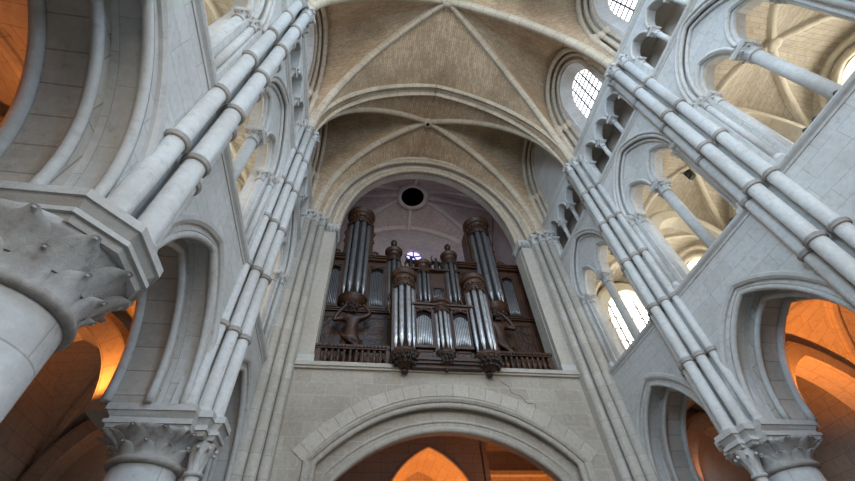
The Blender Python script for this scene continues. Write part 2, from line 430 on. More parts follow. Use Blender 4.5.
def pillar(s, py, strong, label):
    """round arcade pillar with leaf capital and moulded abacus"""
    xc, r = (6.14, .49) if strong else (6.2, .60)
    t = thing('arcade_pillar', (s*xc, py, 0), label, 'pillar', 'arcade pillars under the walls')
    MB(s).prism([(xc-.9, py-.9), (xc+.9, py-.9), (xc+.9, py+.9), (xc-.9, py+.9)], 0, .35).lathe([(r+.26, .35), (r+.28, .42), (r+.2, .5), (r+.1, .54), (r+.13, .62), (r, .7)], (xc, py, 0), 32).build('base', 'smooth', t)
    zr = 4.32 if strong else 4.14
    sh = MB(s).lathe([(r, .6), (r, zr)], (xc, py, 0), 48).build('shaft', 'drum', t)
    MB(s).lathe([(r-.02, zr-.06), (r+.04, zr-.055), (r+.075, zr-.03), (r+.08, zr+.01), (r+.06, zr+.04), (r+.02, zr+.05), (r-.02, zr+.06)], (xc, py, 0), 48).build('neck_ring', 'ringst', sh)
    z0 = zr+.04; z1 = Z_AB-.36
    def prof(q): return (r+(.30 if strong else .26)*max(q, 0.)**2.0, z0+(z1-z0)*q)
    o = MB(s).lathe([prof(i/8) for i in range(9)], (xc, py, 0), 48)
    scales(o, (xc, py), prof, 11, ((-.02, .56, 0), (.34, .97, .5)), .052)
    o.build('capital', 'carved', t)
    u = lambda a, b: (xc-a, py+b)
    if strong: poly = [u(1.06, -.26), u(1.06, .26), u(.90, .26), u(.90, .48), u(.68, .48), u(.68, .70), u(-.70, .70), u(-.70, -.70), u(.68, -.70), u(.68, -.48), u(.90, -.48), u(.90, -.26)]
    else: poly = [u(1.0, -.34), u(1.0, .34), u(.62, .78), u(-.70, .78), u(-.70, -.78), u(.62, -.78)]
    ab = MB(s)
    for za, zb_, ia, ib in ((Z_AB-.38, Z_AB-.31, .13, .09), (Z_AB-.31, Z_AB-.25, .05, .05), (Z_AB-.25, Z_AB-.20, .11, .11), (Z_AB-.20, Z_AB-.11, .11, .03), (Z_AB-.11, Z_AB, 0, 0)):
        ab.prism(poly, za, zb_, ia, ib)
    ab.build('abacus', 'smooth', t)
    # four corner leaves reaching up under the abacus corners
    if not strong:
        pass
    if strong:
        c = (xc-.76, py)
        cs = MB(s).lathe([(.16, .35), (.17, .45), (.12, .5), (.115, 4.25)], (*c, 0), 14).build('colonnette', 'smooth', t)
        o = MB(s).lathe([(.12, 4.2), (.155, 4.21), (.155, 4.26), (.115, 4.27), (.13, 4.45), (.2, 4.72)], (*c, 0), 14)
        leafy(o, (*c, 0), .12, 4.28, .19, 4.62, 8, .055, .03, 0, .02); o.build('capital', 'carved', cs)
        ck = MB(s)
        for k in range(4):
            an = PI/4+PI/2*k; pts = []
            for i in range(7):
                q = i/6; rr = r+.02+.36*q**2; pts.append((xc+rr*math.cos(an), py+rr*math.sin(an), z0+.1+(z1-z0-.1)*q))
            ck.tube(pts, [.03, .045, .05, .05, .055, .06, .04], 8)
        ck.build('corner_leaves', 'carved', t)
    return t

def moulding(s, x, pts, r, parent, name='arch_roll', mat='smooth'):
    return MB(s).sweep([(x, p[0], p[1]) for p in pts], (1, 0, 0), ROLL(r), True, True).build(name, mat, parent)

def string_course(s, z, y0, y1, parent, d=.11, h=.18):
    prof = [(W+.02, z-h), (W-.02, z-h), (W-.03, z-h*.7), (W-d*.8, z-h*.45), (W-d, z-h*.2), (W-d, z), (W+.02, z)]
    mb = MB(s); A = [mb.v((p[0], y0, p[1])) for p in prof]; B = [mb.v((p[0], y1, p[1])) for p in prof]; n = len(prof)
    for i in range(n): mb.f([A[i], A[(i+1) % n], B[(i+1) % n], B[i]])
    mb.f(A); mb.f(B[::-1]); return mb.build('string_course', 'smooth', parent)

def notched(yb, ye, zb, zt, arcs):
    o = [(yb, zb)]
    for a in arcs: o += a
    return o+[(ye, zb), (ye, zt), (yb, zt)]

def side_wall(s, PY, side):
    wall = struct('wall_'+side, (s*W, 5, 0), 'tall pale limestone wall of stacked arcades on the %s' % side, 'wall')
    yb, ye = PY[0]-.9, 12.4
    cs = [(PY[i]+PY[i+1])/2 for i in range(3)]; hb = [(PY[i+1]-PY[i])/2 for i in range(3)]
    # arcade storey: two orders
    ZS = Z_AB
    MB(s).plate(notched(yb, ye, ZS, Z_TRIB-.02, [arch(c, ZS, 1.60, 2.38) for c in cs]), [], 'x', W, W+.50).build('arcade_wall', 'wall', wall)
    MB(s).plate(notched(yb, ye, ZS, Z_TRIB-.02, [arch(c, ZS, 1.46, 2.23) for c in cs]), [], 'x', W+.50, W+1.2).build('arcade_inner_order', 'vous', wall)
    for c in cs:
        MB(s).sweep([(W, p[0], p[1]) for p in arch(c, ZS, 1.83, 2.53)], (1, 0, 0), [(.02, -.08), (-.05, -.08), (-.09, -.02), (-.09, .05), (.02, .09)]).build('arch_hood_mould', 'smooth', wall)
        moulding(s, W+.05, arch(c, ZS, 1.535, 2.315), .068, wall)
        moulding(s, W+.54, arch(c, ZS, 1.41, 2.18), .070, wall)
        moulding(s, W+1.18, arch(c, ZS, 1.41, 2.18), .080, wall)
    MB(s).box(W, W+1.2, PY[3]-.55, ye, -.1, ZS).build('end_respond', 'wall', wall)
    MB(s).box(W, W+1.2, yb, PY[0]+.55, -.1, ZS).build('end_respond', 'wall', wall)
    # gallery storey
    MB(s).plate([(yb, Z_TRIB-.02), (ye, Z_TRIB-.02), (ye, Z_TRIF), (yb, Z_TRIF)], [[(c-1.46, Z_TRIB+.06)]+arch(c, ZG, 1.46, 2.14)+[(c+1.46, Z_TRIB+.06)] for c in cs], 'x', W, W+.20).build('gallery_wall', 'wall', wall)
    def twin(c):
        q = [(c-1.20, Z_TRIB+.06)]+arch(c-.67, ZG, .55, .92)+arch(c+.67, ZG, .55, .92)+[(c+1.20, Z_TRIB+.06)]
        return q
    MB(s).plate([(yb, Z_TRIB-.02), (ye, Z_TRIB-.02), (ye, Z_TRIF), (yb, Z_TRIF)], [twin(c) for c in cs], 'x', W+.20, W+.70).build('gallery_tympanum_wall', 'wall', wall)
    for c in cs:
        moulding(s, W-.005, arch(c, ZG, 1.52, 2.20), .05, wall)
        moulding(s, W+.05, arch(c, ZG, 1.41, 2.10), .06, wall)
        moulding(s, W+.17, arch(c, ZG, 1.29, 1.99), .06, wall)
        for q in (-.67, .67):
            moulding(s, W+.21, arch(c+q, ZG, .62, 1.00), .055, wall)
            moulding(s, W+.34, arch(c+q, ZG, .55, .92), .075, wall)
    # triforium storey
    def triple(c):
        q = [(c-1.46, Z_TRIF+.12)]
        for k in (-1, 0, 1): q += arch(c+k*1.0, 15.75, .40, .60, 9)
        return q+[(c+1.46, Z_TRIF+.12)]
    def triple2(c):
        q = [(c-1.42, Z_TRIF+.12)]
        for k in (-1, 0, 1): q += arch(c+k*1.0, 15.75, .40, .60, 9)
        return q+[(c+1.42, Z_TRIF+.12)]
    MB(s).plate([(yb, Z_TRIF), (ye, Z_TRIF), (ye, Z_CLER), (yb, Z_CLER)], [triple2(c) for c in cs], 'x', W, W+.30).build('triforium_wall', 'wall', wall)
    MB(s).box(W+1.05, W+1.25, yb, ye, Z_TRIF, Z_CLER).build('triforium_back_wall', 'aisle', wall)
    for c in cs:
        for k in (-1, 0, 1):
            moulding(s, W, arch(c+k, 15.75, .44, .66, 9), .05, wall)
    # clerestory
    zt = 24.2
    wins = [[(c-1.06, Z_CLER+.2)]+round_arch(c, 20.25, 1.06, 1.85, 28)+[(c+1.06, Z_CLER+.2)] for c in cs[:2]]
    MB(s).plate([(yb, Z_CLER), (ye, Z_CLER), (ye, zt), (yb, zt)], wins, 'x', W+.45, W+.50).build('clerestory_wall', 'wall', wall)
    wo = [[(c-WA, Z_CLER+.75)]+round_arch(c, 20.25, WA, WH, 28)+[(c+WA, Z_CLER+.75)] for c in cs[:2]]
    MB(s).plate([(yb, Z_CLER), (ye, Z_CLER), (ye, zt), (yb, zt)], wo, 'x', W+.95, W+1.1).build('clerestory_outer_wall', 'wall', wall)
    for a_, b_ in zip(wins, wo):
        MB(s).patch([(W+.49, p[0], p[1]) for p in a_+a_[:1]], [(W+.97, p[0], p[1]) for p in b_+b_[:1]], 3).build('window_splay', 'wall', wall)
    MB(s).box(W-.02, W+1.25, yb, ye, Z_CLER-.05, Z_CLER-.01).build('clerestory_ledge', 'smooth', wall)
    for z in (Z_TRIB, Z_TRIF, Z_CLER): string_course(s, z, yb, PY[3]-.25, wall)
    for i, c in enumerate(cs):
        h = hb[i]
        # wall ribs round the clerestory
        for x, a, r in ((W+.05, h-.30, .12), (W+.28, h-.50, .10), (W+.42, h-.72, .09)):
            zz = 19.4; top = 22.95-(.13 if x < W+.2 else (.36 if x < W+.4 else .62))
            pts = [(c-a, Z_CLER)]+[(c-a, 18+.7*k) for k in range(2)]+round_arch(c, zz, a, top-zz, 30)+[(c+a, 18+.7*k) for k in (1, 0)]+[(c+a, Z_CLER)]
            moulding(s, x, pts, r, wall, 'wall_rib', 'rib')
            for e in (-1, 1):
                MB(s).lathe([(r, 19.0), (r*1.3, 19.02), (r*1.1, 19.08), (r*1.7, 19.32), (r*1.9, 19.34), (r*1.9, 19.42)], (x, c+e*a, 0), 10).build('wall_rib_capital', 'rib', wall)
        band = round_arch(c, 19.4, h-.30, 22.95-19.4, 30)
        MB(s).sweep([(W+.25, c-h+.30, Z_CLER)]+[(W+.25, p[0], p[1]) for p in band]+[(W+.25, c+h-.30, Z_CLER)], (1, 0, 0), [(-.2, 0), (.22, 0), (.22, .35), (-.2, .35)]).build('wall_rib_band', 'rib', wall)
    return wall, cs

WR, CSR = side_wall(1, PR, 'right')
WL, CSL = side_wall(-1, PL, 'left')

bay_r = ('in the nearest bay of the right wall', 'in the middle bay of the right wall', 'in the right wall bay beside the organ')
bay_l = ('in the nearest bay of the left wall', 'in the middle bay of the left wall', 'in the left wall bay beside the organ')
for s, CS, bn in ((1, CSR, bay_r), (-1, CSL, bay_l)):
    for i, c in enumerate(CS):
        column_thing('gallery_column', s, (W+.44, c), .150, Z_TRIB+.06, 11.56, ZG+.01, .25, 'round column between the twin gallery arches '+bn[i], 'column', 'columns of the gallery arches', 8)
        for e, w in ((-1, 'near'), (1, 'far')):
            column_thing('gallery_jamb_shaft', s, (W+.36, c+e*1.24), .110, Z_TRIB+.06, 11.6, ZG+.01, .18, '%s jamb shaft of the gallery arches %s' % (w, bn[i]), 'column', 'jamb shafts of the gallery arches', 7)
            column_thing('gallery_outer_shaft', s, (W+.12, c+e*1.40), .080, Z_TRIB+.06, 11.64, ZG+.01, .13, '%s thin outer gallery arch shaft %s' % (w, bn[i]), 'column', 'outer shafts of the gallery arches', 6)
        for k, w in ((-1.46, 'nearest'), (-.5, 'second'), (.5, 'third'), (1.46, 'farthest')):
            column_thing('triforium_column', s, (W+.17, c+k), .085, Z_TRIF+.05, 15.42, 15.74, .165, '%s short triforium column %s' % (w, bn[i]), 'column', 'triforium columns', 6)
    P = PR if s > 0 else PL; sd = 'right' if s > 0 else 'left'
    bundle(s, P[1], False, 'three ringed wall shafts on the %s wall, second pier from the organ' % sd, Z_AB)
    bundle(s, P[2], True, 'five ringed wall shafts on the %s wall, pier closest to the organ' % sd, Z_AB)
    pillar(s, P[1], False, {1: 'round arcade pillar on the right, under the nearer three ringed shafts', -1: 'massive round pillar with scale-leaf capital in the left foreground'}[s])
    pillar(s, P[2], True, 'pillar with stepped abacus and leaf capital on the %s, nearest the organ' % sd)

# ------------------------------------------------------------------ clerestory and gallery windows
NW = [0]
def window(s, x, c, zb, zs, a, h, mat, label, nx=4, dz=.42, parent=None):
    NW[0] += 1
    w = struct('window_%d' % NW[0], (s*x, c, zb), label, 'window')
    MB(s).plate([(c-a, zb)]+round_arch(c, zs, a, h, 18)+[(c+a, zb)], [], 'x', x, x+.03).build('pane', mat, w)
    fr = MB(s)
    for k in range(1, nx): 
        u = -a+2*a*k/nx; fr.box(x-.03, x+.0, c+u-.03, c+u+.03, zb, zs+h*(1-(abs(u)/a)**2)*.97)
    z = zb+dz
    while z < zs+h-.1:
        ww = a if z < zs else a*math.sqrt(max(0, 1-((z-zs)/h)**1.7)); fr.box(x-.035, x, c-ww, c+ww, z-.026, z+.026); z += dz
    fr.build('glazing_bar', 'lead', w)
    return w
for s, CS, sd in ((1, CSR, 'right'), (-1, CSL, 'left')):
    for i in (0, 1):
        window(s, W+1.0, CS[i], Z_CLER+.75, 20.25, WA, WH, 'glass', 'bright lancet clerestory window on the %s, %s' % (sd, ('bay nearest the viewer', 'middle bay')[i]))

# ------------------------------------------------------------------ main vault
ceil = struct('ceiling', (0, 5, 16.4), 'ribbed stone vault over the nave', 'ceiling')
UP = .20
def cor(s, P, i, dy=0., x=W-.30): return (s*x, (PR if s > 0 else PL)[i]+dy, Z_CAP)
B1 = (-.12, (PR[1]+PL[1])/2, CR1); B2 = (-.1, 9.75, CR2)
T0 = (0, (PR[0]+PL[0])/2, CR1-.25); T2 = (0, (PR[2]+PL[2])/2, CR1-.20)
FZ = 22.95
def formeret(s, i, near, n=16):
    P = PR if s > 0 else PL; c = (P[i]+P[i+1])/2; st = P[i]+.30 if near else P[i+1]-.30
    return stilt((s*(W+.0), st, Z_CAP), 19.4, (s*(W+.0), c, FZ), n)
n16 = 16
for s in (1, -1):
    sd = 'right' if s > 0 else 'left'
    mid = rise(cor(s, 0, 1), B1); d2 = rise(cor(s, 0, 2, -.22), B1); d0 = rise(cor(s, 0, 0, .22), B1)
    t2 = rise(cor(s, 0, 2), T2); t0 = rise(cor(s, 0, 0), T0)
    MB().patch(d2, formeret(s, 1, False), 8, UP).patch(mid, formeret(s, 1, True), 8, UP).build('vault_web', 'web', ceil)
    MB().patch(mid, formeret(s, 0, False), 8, UP).patch(d0, formeret(s, 0, True), 8, UP).build('vault_web', 'web', ceil)
    MB().patch(d2, t2, 8, UP).build('vault_web', 'web', ceil)
    MB().patch(d0, t0, 8, UP).build('vault_web', 'web', ceil)
    rib3d('transverse_rib', mid, None, ribprof(.36, .30), 'rib', ceil)
    rib3d('diagonal_rib', d2, None, ribprof(.32, .30), 'rib', ceil)
    rib3d('diagonal_rib', d0, None, ribprof(.32, .30), 'rib', ceil)
    rib3d('transverse_arch', t2, None, dblprof(.62, .42), 'rib', ceil)
    rib3d('transverse_arch', t0, None, dblprof(.62, .42), 'rib', ceil)
    # bay in front of the organ
    e2 = rise(cor(s, 0, 2, .22), B2); e3 = rise(cor(s, 0, 3, -.25, W-.45), B2)
    oa = rise((s*5.0, 11.85, Z_CAP), (0, 11.85, CR2-.25))
    MB().patch(e2, t2, 8, UP).build('vault_web', 'web', ceil)
    MB().patch(e3, oa, 8, UP).build('vault_web', 'web', ceil)
    MB().patch(e2, formeret(s, 2, True), 8, UP).patch(e3, formeret(s, 2, False), 8, UP).build('vault_web', 'web', ceil)
    rib3d('diagonal_rib', e2, None, ribprof(.32, .30), 'rib', ceil)
    rib3d('diagonal_rib', e3, None, ribprof(.32, .30), 'rib', ceil)
def boss(c, r, mat='carved', parent=ceil, hole=False):
    o = MB().lathe([(r*.35, -.16), (r*.8, -.13), (r, -.04), (r, .14), (r*.7, .2)], c, 18)
    if not hole: leafy(o, (c[0], c[1], c[2]), r*.35, -.14, r*.9, -.02, 8, r*.2, .03)
    o.build('boss', mat, parent)
    if hole: MB().lathe([(r*.34, -.166), (r*.01, -.166)], c, 14).build('boss_hole', 'dark', parent)
boss((B1[0], B1[1], B1[2]+.08), .27, 'rib'); boss((B2[0], B2[1], B2[2]+.05), .27, 'rib', ceil, True)
MB().box(-7.2, 7.2, -1.5, 18.5, 24.3, 24.5).build('vault_roof', 'floor', ceil)

# ------------------------------------------------------------------ organ wall, arch and end piers
YE = 12.0
ew = struct('wall_end', (0, YE, 0), 'grey ashlar wall below the organ loft with broad flat arch', 'wall')
lowo = [(-3.86, .02)]+seg_arch(.05, 6.03, 3.91, 1.72)+[(3.96, .02)]
lowi = [(-3.36, .02)]+seg_arch(.05, 5.68, 3.41, 1.42)+[(3.46, .02)]
MB().plate([(-5.75, -.2), (5.75, -.2), (5.75, 8.9), (-5.75, 8.9)], [lowo], 'y', YE, YE+.28).build('loft_wall', 'front', ew)
MB().plate([(-5.75, -.2), (5.75, -.2), (5.75, 8.9), (-5.75, 8.9)], [lowi], 'y', YE+.28, YE+.75).build('loft_wall_inner_order', 'front', ew)
def ymould(y, pts, r, parent, name, mat='smooth'):
    return MB().sweep([(p[0], y, p[1]) for p in pts], (0, 1, 0), ROLL(r), True, True).build(name, mat, parent)
hood = [(-4.06, 0)]+seg_arch(.05, 6.05, 4.11, 1.87)+[(4.16, 0)]
MB().sweep([(p[0], YE, p[1]) for p in hood], (0, -1, 0), [(-.02, -.09), (.05, -.09), (.10, -.02), (.10, .05), (-.02, .10)]).build('arch_hood_mould', 'pierst', ew)
ymould(YE+.06, lowo, .085, ew, 'arch_roll', 'pierst'); ymould(YE+.32, lowi, .10, ew, 'arch_roll', 'pierst'); ymould(YE+.285, [(-3.60, 0)]+seg_arch(.05, 5.78, 3.65, 1.56)+[(3.70, 0)], .05, ew, 'arch_roll', 'pierst')
# ring of voussoirs, flush with the wall
vp = seg_arch(.05, 6.05, 4.20, 1.98, 26)
MB().sweep([(p[0], YE-.012, p[1]) for p in vp], (0, -1, 0), [(0, 0), (.02, 0), (.02, .42), (0, .42)]).build('voussoir_ring', 'vous', ew)
ck = MB(); cp = [(1.95, 8.62), (2.22, 8.42), (2.25, 8.22), (2.55, 8.10), (2.72, 7.86), (2.98, 7.84), (2.98, 7.50)]
for p, q in zip(cp[:-1], cp[1:]): ck.tube([(p[0], YE-.001, p[1]), (q[0], YE-.001, q[1])], .008, 5)
ck.build('mortar_crack', 'dark', ew)
sl = MB(); sl.box(-5.2, 5.3, YE-.16, YE+.9, 8.90, 9.04); sl.box(-5.2, 5.3, YE-.10, YE, 8.83, 8.90)
sl.build('loft_sill', 'pierst', ew)
MB().box(-5.3, 5.3, YE+.7, 17.2, 8.75, 8.98).build('loft_floor', 'oak', ew)

# arch over the organ
OA = [(W-.55, 11.68, 4.98, 16.15, 6.95), (0, 0, 0, 0, 0)]
aw = struct('wall_organ_arch', (0, 12.1, 9), 'tall pointed stone arch framing the organ loft', 'arch')
def opening(a, zs, h, z0=9.04): return [(-a, z0)]+arch(0, zs, a, h, 22)+[(a, z0)]
def ellarch(a, zs, h, n=44): 
    pts = []
    for i in range(n+1):
        th = PI*i/n; x = -a*math.cos(th); z = h*math.sin(th)
        pts.append((x, zs+z))
    return pts
o1 = [(-4.86, 9.04)]+ellarch(4.86, 16.1, 6.55)+[(4.86, 9.04)]
o2 = [(-4.34, 9.04)]+ellarch(4.34, 16.1, 6.05)+[(4.34, 9.04)]
MB().plate([(-6.2, 9.03), (6.2, 9.03), (6.2, 24.2), (-6.2, 24.2)], [o1], 'y', 11.85, 12.15).build('arch_outer_order', 'pierst', aw)
MB().plate([(-6.2, 9.03), (6.2, 9.03), (6.2, 24.2), (-6.2, 24.2)], [o2], 'y', 12.15, 12.75).build('arch_inner_order', 'pierst', aw)
for y, a, h, r in ((11.86, 5.12, 6.85, .13), (11.88, 4.84, 6.55, .10), (12.16, 4.60, 6.32, .10), (12.18, 4.34, 6.05, .11)):
    MB().sweep([(p[0], y, p[1]) for p in ellarch(a, 16.1, h)], (0, 1, 0), ROLL(r), True, True).build('arch_roll', 'rib', aw)
for s, sd in ((-1, 'left'), (1, 'right')):
    t = thing('organ_arch_pier', (s*5, 12, 0), 'compound pier of upright shafts at the %s side of the organ' % sd, 'pier', 'piers framing the organ')
    b = MB(s)
    for x0, x1, y0, y1 in ((5.28, 5.72, 11.50, 12.05), (4.88, 5.30, 11.74, 12.10), ):
        b.box(x0, x1, y0, y1, 0, 15.75)
    b.build('pier_core', 'pierst', t)
    for i, (x, y, r, zb) in enumerate(((5.62, 11.40, .17, 0), (5.30, 11.50, .16, 0), (5.02, 11.70, .15, 0))):
        sh = MB(s).lathe([(r*1.4, zb), (r*1.4, zb+.14), (r*1.1, zb+.22), (r, zb+.26), (r, 15.62)], (x, y, 0), 14).build('shaft', 'pierst', t)
        o = MB(s).lathe([(r, 15.58), (r*1.25, 15.59), (r*1.25, 15.63), (r, 15.64), (r*1.1, 15.8), (r*1.7, 16.0)], (x, y, 0), 14)
        leafy(o, (x, y, 0), r, 15.65, r*1.5, 15.9, 7, r*.4, r*.3, 0, .02); o.build('capital', 'carved', sh)
        hh = r*1.75
        MB(s).prism([(x-hh, y-hh), (x+hh, y-hh), (x+hh, y+hh), (x-hh, y+hh)], 15.98, 16.12, .05, 0).build('abacus', 'smooth', sh)
    MB(s).box(4.36, 4.92, 11.92, 12.76, 9.04, 15.62).build('pier_jamb', 'pierst', t)
    jc = MB(s).prism([(4.36, 11.92), (4.92, 11.92), (4.92, 12.7), (4.36, 12.7)], 15.62, 15.92, 0, -.08)
    for k in range(5):
        for (x_, y_) in ((4.36+.14*k, 11.87), (4.31, 11.92+.16*k)): jc.tube([(x_, y_, 15.62), (x_-.02, y_-.03, 15.75), (x_-.05, y_-.06, 15.9)], [.03, .06, .05], 6)
    jo = jc.build('jamb_capital', 'carved', t)
    MB(s).box(4.26, 4.98, 11.82, 12.76, 15.92, 16.1).build('jamb_abacus', 'smooth', t)
    MB(s).box(4.32, 4.98, 11.88, 12.76, 9.04, 9.3).build('jamb_plinth', 'smooth', t)

# ------------------------------------------------------------------ tower bay behind the organ
tb = struct('wall_tower_bay', (0, 15, 9), 'shadowed walls of the tower bay behind the organ', 'wall')
X0, Y0, Y1 = 5.0, 12.75, 16.9
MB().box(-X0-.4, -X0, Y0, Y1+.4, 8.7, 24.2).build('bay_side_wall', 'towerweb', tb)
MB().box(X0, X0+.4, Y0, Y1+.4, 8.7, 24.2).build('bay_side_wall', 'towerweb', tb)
RX, RZ = -.05, 19.95
ring = [(RX+.5*math.cos(2*PI*k/28), RZ+.5*math.sin(2*PI*k/28)) for k in range(28)]
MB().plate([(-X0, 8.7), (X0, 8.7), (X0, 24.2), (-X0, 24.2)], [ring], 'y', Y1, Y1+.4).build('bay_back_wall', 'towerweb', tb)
NW[0] += 1
rw = struct('window_%d' % NW[0], (RX, Y1+.3, RZ-.5), 'small patch of round window behind the organ statues', 'window')
MB().plate(ring, [], 'y', Y1+.25, Y1+.3).build('pane', 'glassp', rw)
fr = MB()
for k in range(5):
    a = 2*PI*k/5+.3; fr.tube([(RX+.02*math.cos(a), Y1+.2, RZ+.02*math.sin(a)), (RX+.5*math.cos(a), Y1+.2, RZ+.5*math.sin(a))], .045, 6)
fr.build('tracery', 'lead', rw)
tc = struct('ceiling_tower_bay', (0, 14.6, 16), 'vault coloured mauve for window light, with dark round opening above the organ', 'ceiling')
BC = Vector((-.35, 14.6, 23.1)); R0 = .80
def toward(A, z=None):
    A = Vector(A); d = Vector((A.x-BC.x, A.y-BC.y, 0)).normalized(); return (BC.x+d.x*R0, BC.y+d.y*R0, BC.z-.05)
zs = 17.5; CW = 22.3
cn = {(sx, e): (sx*(X0-.05), Y0 if e < 0 else Y1-.05, zs) for sx in (1, -1) for e in (1, -1)}
di = {k: rise(v, toward(v)) for k, v in cn.items()}
fronts = {}
for e, yy in ((-1, Y0), (1, Y1-.05)):
    for sx in (1, -1):
        wr = rise((sx*(X0-.05), yy, zs), (BC.x, yy, CW)); rr = [Vector(toward((BC.x, yy, 0))) if i == 16 else None for i in range(17)]
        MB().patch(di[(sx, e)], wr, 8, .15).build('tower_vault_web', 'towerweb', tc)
        rib3d('tower_wall_rib', wr, None, ribprof(.34, .30), 'towerrib', tc)
for sx in (1, -1):
    for e in (1, -1):
        wr = rise((sx*(X0-.05), Y0 if e < 0 else Y1-.05, zs), (sx*(X0-.05), BC.y, CW))
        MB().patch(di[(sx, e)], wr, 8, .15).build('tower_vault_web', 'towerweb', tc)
def wedge(wallpt, ks):
    m_ = toward((wallpt[0], wallpt[1], 0)); mb = MB()
    for k in ks: mb.patch([di[k][-1], Vector(wallpt)], [Vector(m_), Vector(wallpt)], 2, .15)
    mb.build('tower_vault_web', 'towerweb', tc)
wedge((BC.x, Y0, CW), ((1, -1), (-1, -1))); wedge((BC.x, Y1-.05, CW), ((1, 1), (-1, 1)))
wedge((X0-.05, BC.y, CW), ((1, -1), (1, 1))); wedge((-X0+.05, BC.y, CW), ((-1, -1), (-1, 1)))
for k, v in di.items(): rib3d('tower_vault_rib', v, None, ribprof(.34, .34), 'towerrib', tc)
for p in ((X0-.05, BC.y), (-X0+.05, BC.y), (BC.x, Y0), (BC.x, Y1-.05)):
    q = toward((p[0], p[1], 0)); a = Vector((p[0], p[1], CW-.02)); b = Vector(q)
    pts = [a.lerp(b, i/8)+Vector((0, 0, -.12)) for i in range(9)]
    rib3d('tower_ridge_rib', pts, None, ribprof(.36, .34), 'towerrib', tc)
MB().lathe([(.72, -.22), (.80, -.32), (.94, -.30), (1.06, -.16), (1.08, .1), (.72, .12), (.72, -.22)], BC, 32).build('oculus_ring', 'towerrib', tc)
MB().lathe([(.74, -.02), (.5, 0), (.01, .03)], BC, 24).build('oculus_hatch', 'hatch', tc)
for k in range(8):
    a = 2*PI*(k+.5)/8
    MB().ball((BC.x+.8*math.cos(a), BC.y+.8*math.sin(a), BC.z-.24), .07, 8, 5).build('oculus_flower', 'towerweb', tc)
MB().box(-6.2, 6.2, Y0, Y1+.5, 24.0, 24.2).build('tower_roof', 'floor', tc)

# ------------------------------------------------------------------ porch under the loft
pw = struct('wall_porch', (0, 16, 0), 'amber lit porch wall under the organ loft with pointed doorway', 'wall')
MB().plate([(-5.2, -.2), (2.15, -.2), (2.15, 8.75), (-5.2, 8.75)], [[(-1.85, .02)]+arch(.05, 5.3, 1.9, 2.75, 20)+[(1.95, .02)]], 'y', 15.9, 16.4).build('porch_back_wall', 'aisle', pw)
ymould(15.92, [(-1.85, 0)]+arch(.05, 5.3, 1.9, 2.75, 20)+[(1.95, 0)], .08, pw, 'doorway_roll', 'aisle')
MB().plate([(2.15, 8.75), (5.2, 8.75), (5.2, -.2), (2.15, -.2)], [], 'y', 17.0, 17.3).build('porch_recess_wall', 'aisle', pw)
MB().box(2.1, 2.35, 15.9, 17.1, 0, 8.75).build('porch_corner', 'aisle', pw)
MB().box(2.35, 5.2, 16.75, 17.0, 7.35, 7.5).build('porch_moulding', 'aisle', pw)
MB().box(-5.5, -5.0, YE+.7, 17.2, 0, 8.75).build('porch_side_wall', 'aisle', pw)
MB().box(5.0, 5.5, YE+.7, 17.2, 0, 8.75).build('porch_side_wall', 'aisle', pw)
MB().box(-3.2, -2.9, 15.6, 15.95, 0, 8.75).build('porch_pilaster', 'aisle', pw)
MB().plate([(-2.3, -.2), (2.4, -.2), (2.4, 8.5), (-2.3, 8.5)], [], 'y', 18.6, 18.8).build('porch_end_wall', 'aisle', pw)
pc = MB(); row0 = []; row1 = []
for p in arch(.05, 5.3, 1.95, 2.8, 20): row0.append((p[0], 16.35, p[1])); row1.append((p[0], 18.65, p[1]+.0))
pc.patch(row0, row1, 6); pc.build('porch_passage_vault', 'aisle', pw)
MB().box(-2.2, -1.85, 16.4, 18.7, 0, 5.4).box(1.95, 2.3, 16.4, 18.7, 0, 5.4).build('porch_passage_side', 'aisle', pw)

# ------------------------------------------------------------------ aisles and galleries
def quad_vault(x0, x1, y0, y1, zs, zc, web, rib, parent, s, rw=.26):
    cx, cy = (x0+x1)/2, (y0+y1)/2; B = (s*cx, cy, zc)
    C = {(i, j): (s*(x0, x1)[i], (y0, y1)[j], zs) for i in (0, 1) for j in (0, 1)}
    D = {k: rise(v, B, 12) for k, v in C.items()}
    mb = MB()
    for j in (0, 1):
        for i in (0, 1): mb.patch(D[(i, j)], rise(C[(i, j)], (s*cx, (y0, y1)[j], zc-.1), 12), 5, .12)
    for i in (0, 1):
        for j in (0, 1): mb.patch(D[(i, j)], rise(C[(i, j)], (s*(x0, x1)[i], cy, zc-.1), 12), 5, .12)
    mb.build('vault_web', web, parent)
    for k, v in D.items(): rib3d('vault_rib', v, None, ribprof(rw, .22), rib, parent, 12)
    MB().lathe([(.08, -.05), (.2, -.02), (.2, .15)], B, 12).build('boss', rib, parent)
XI, XO = 6.9, 10.4
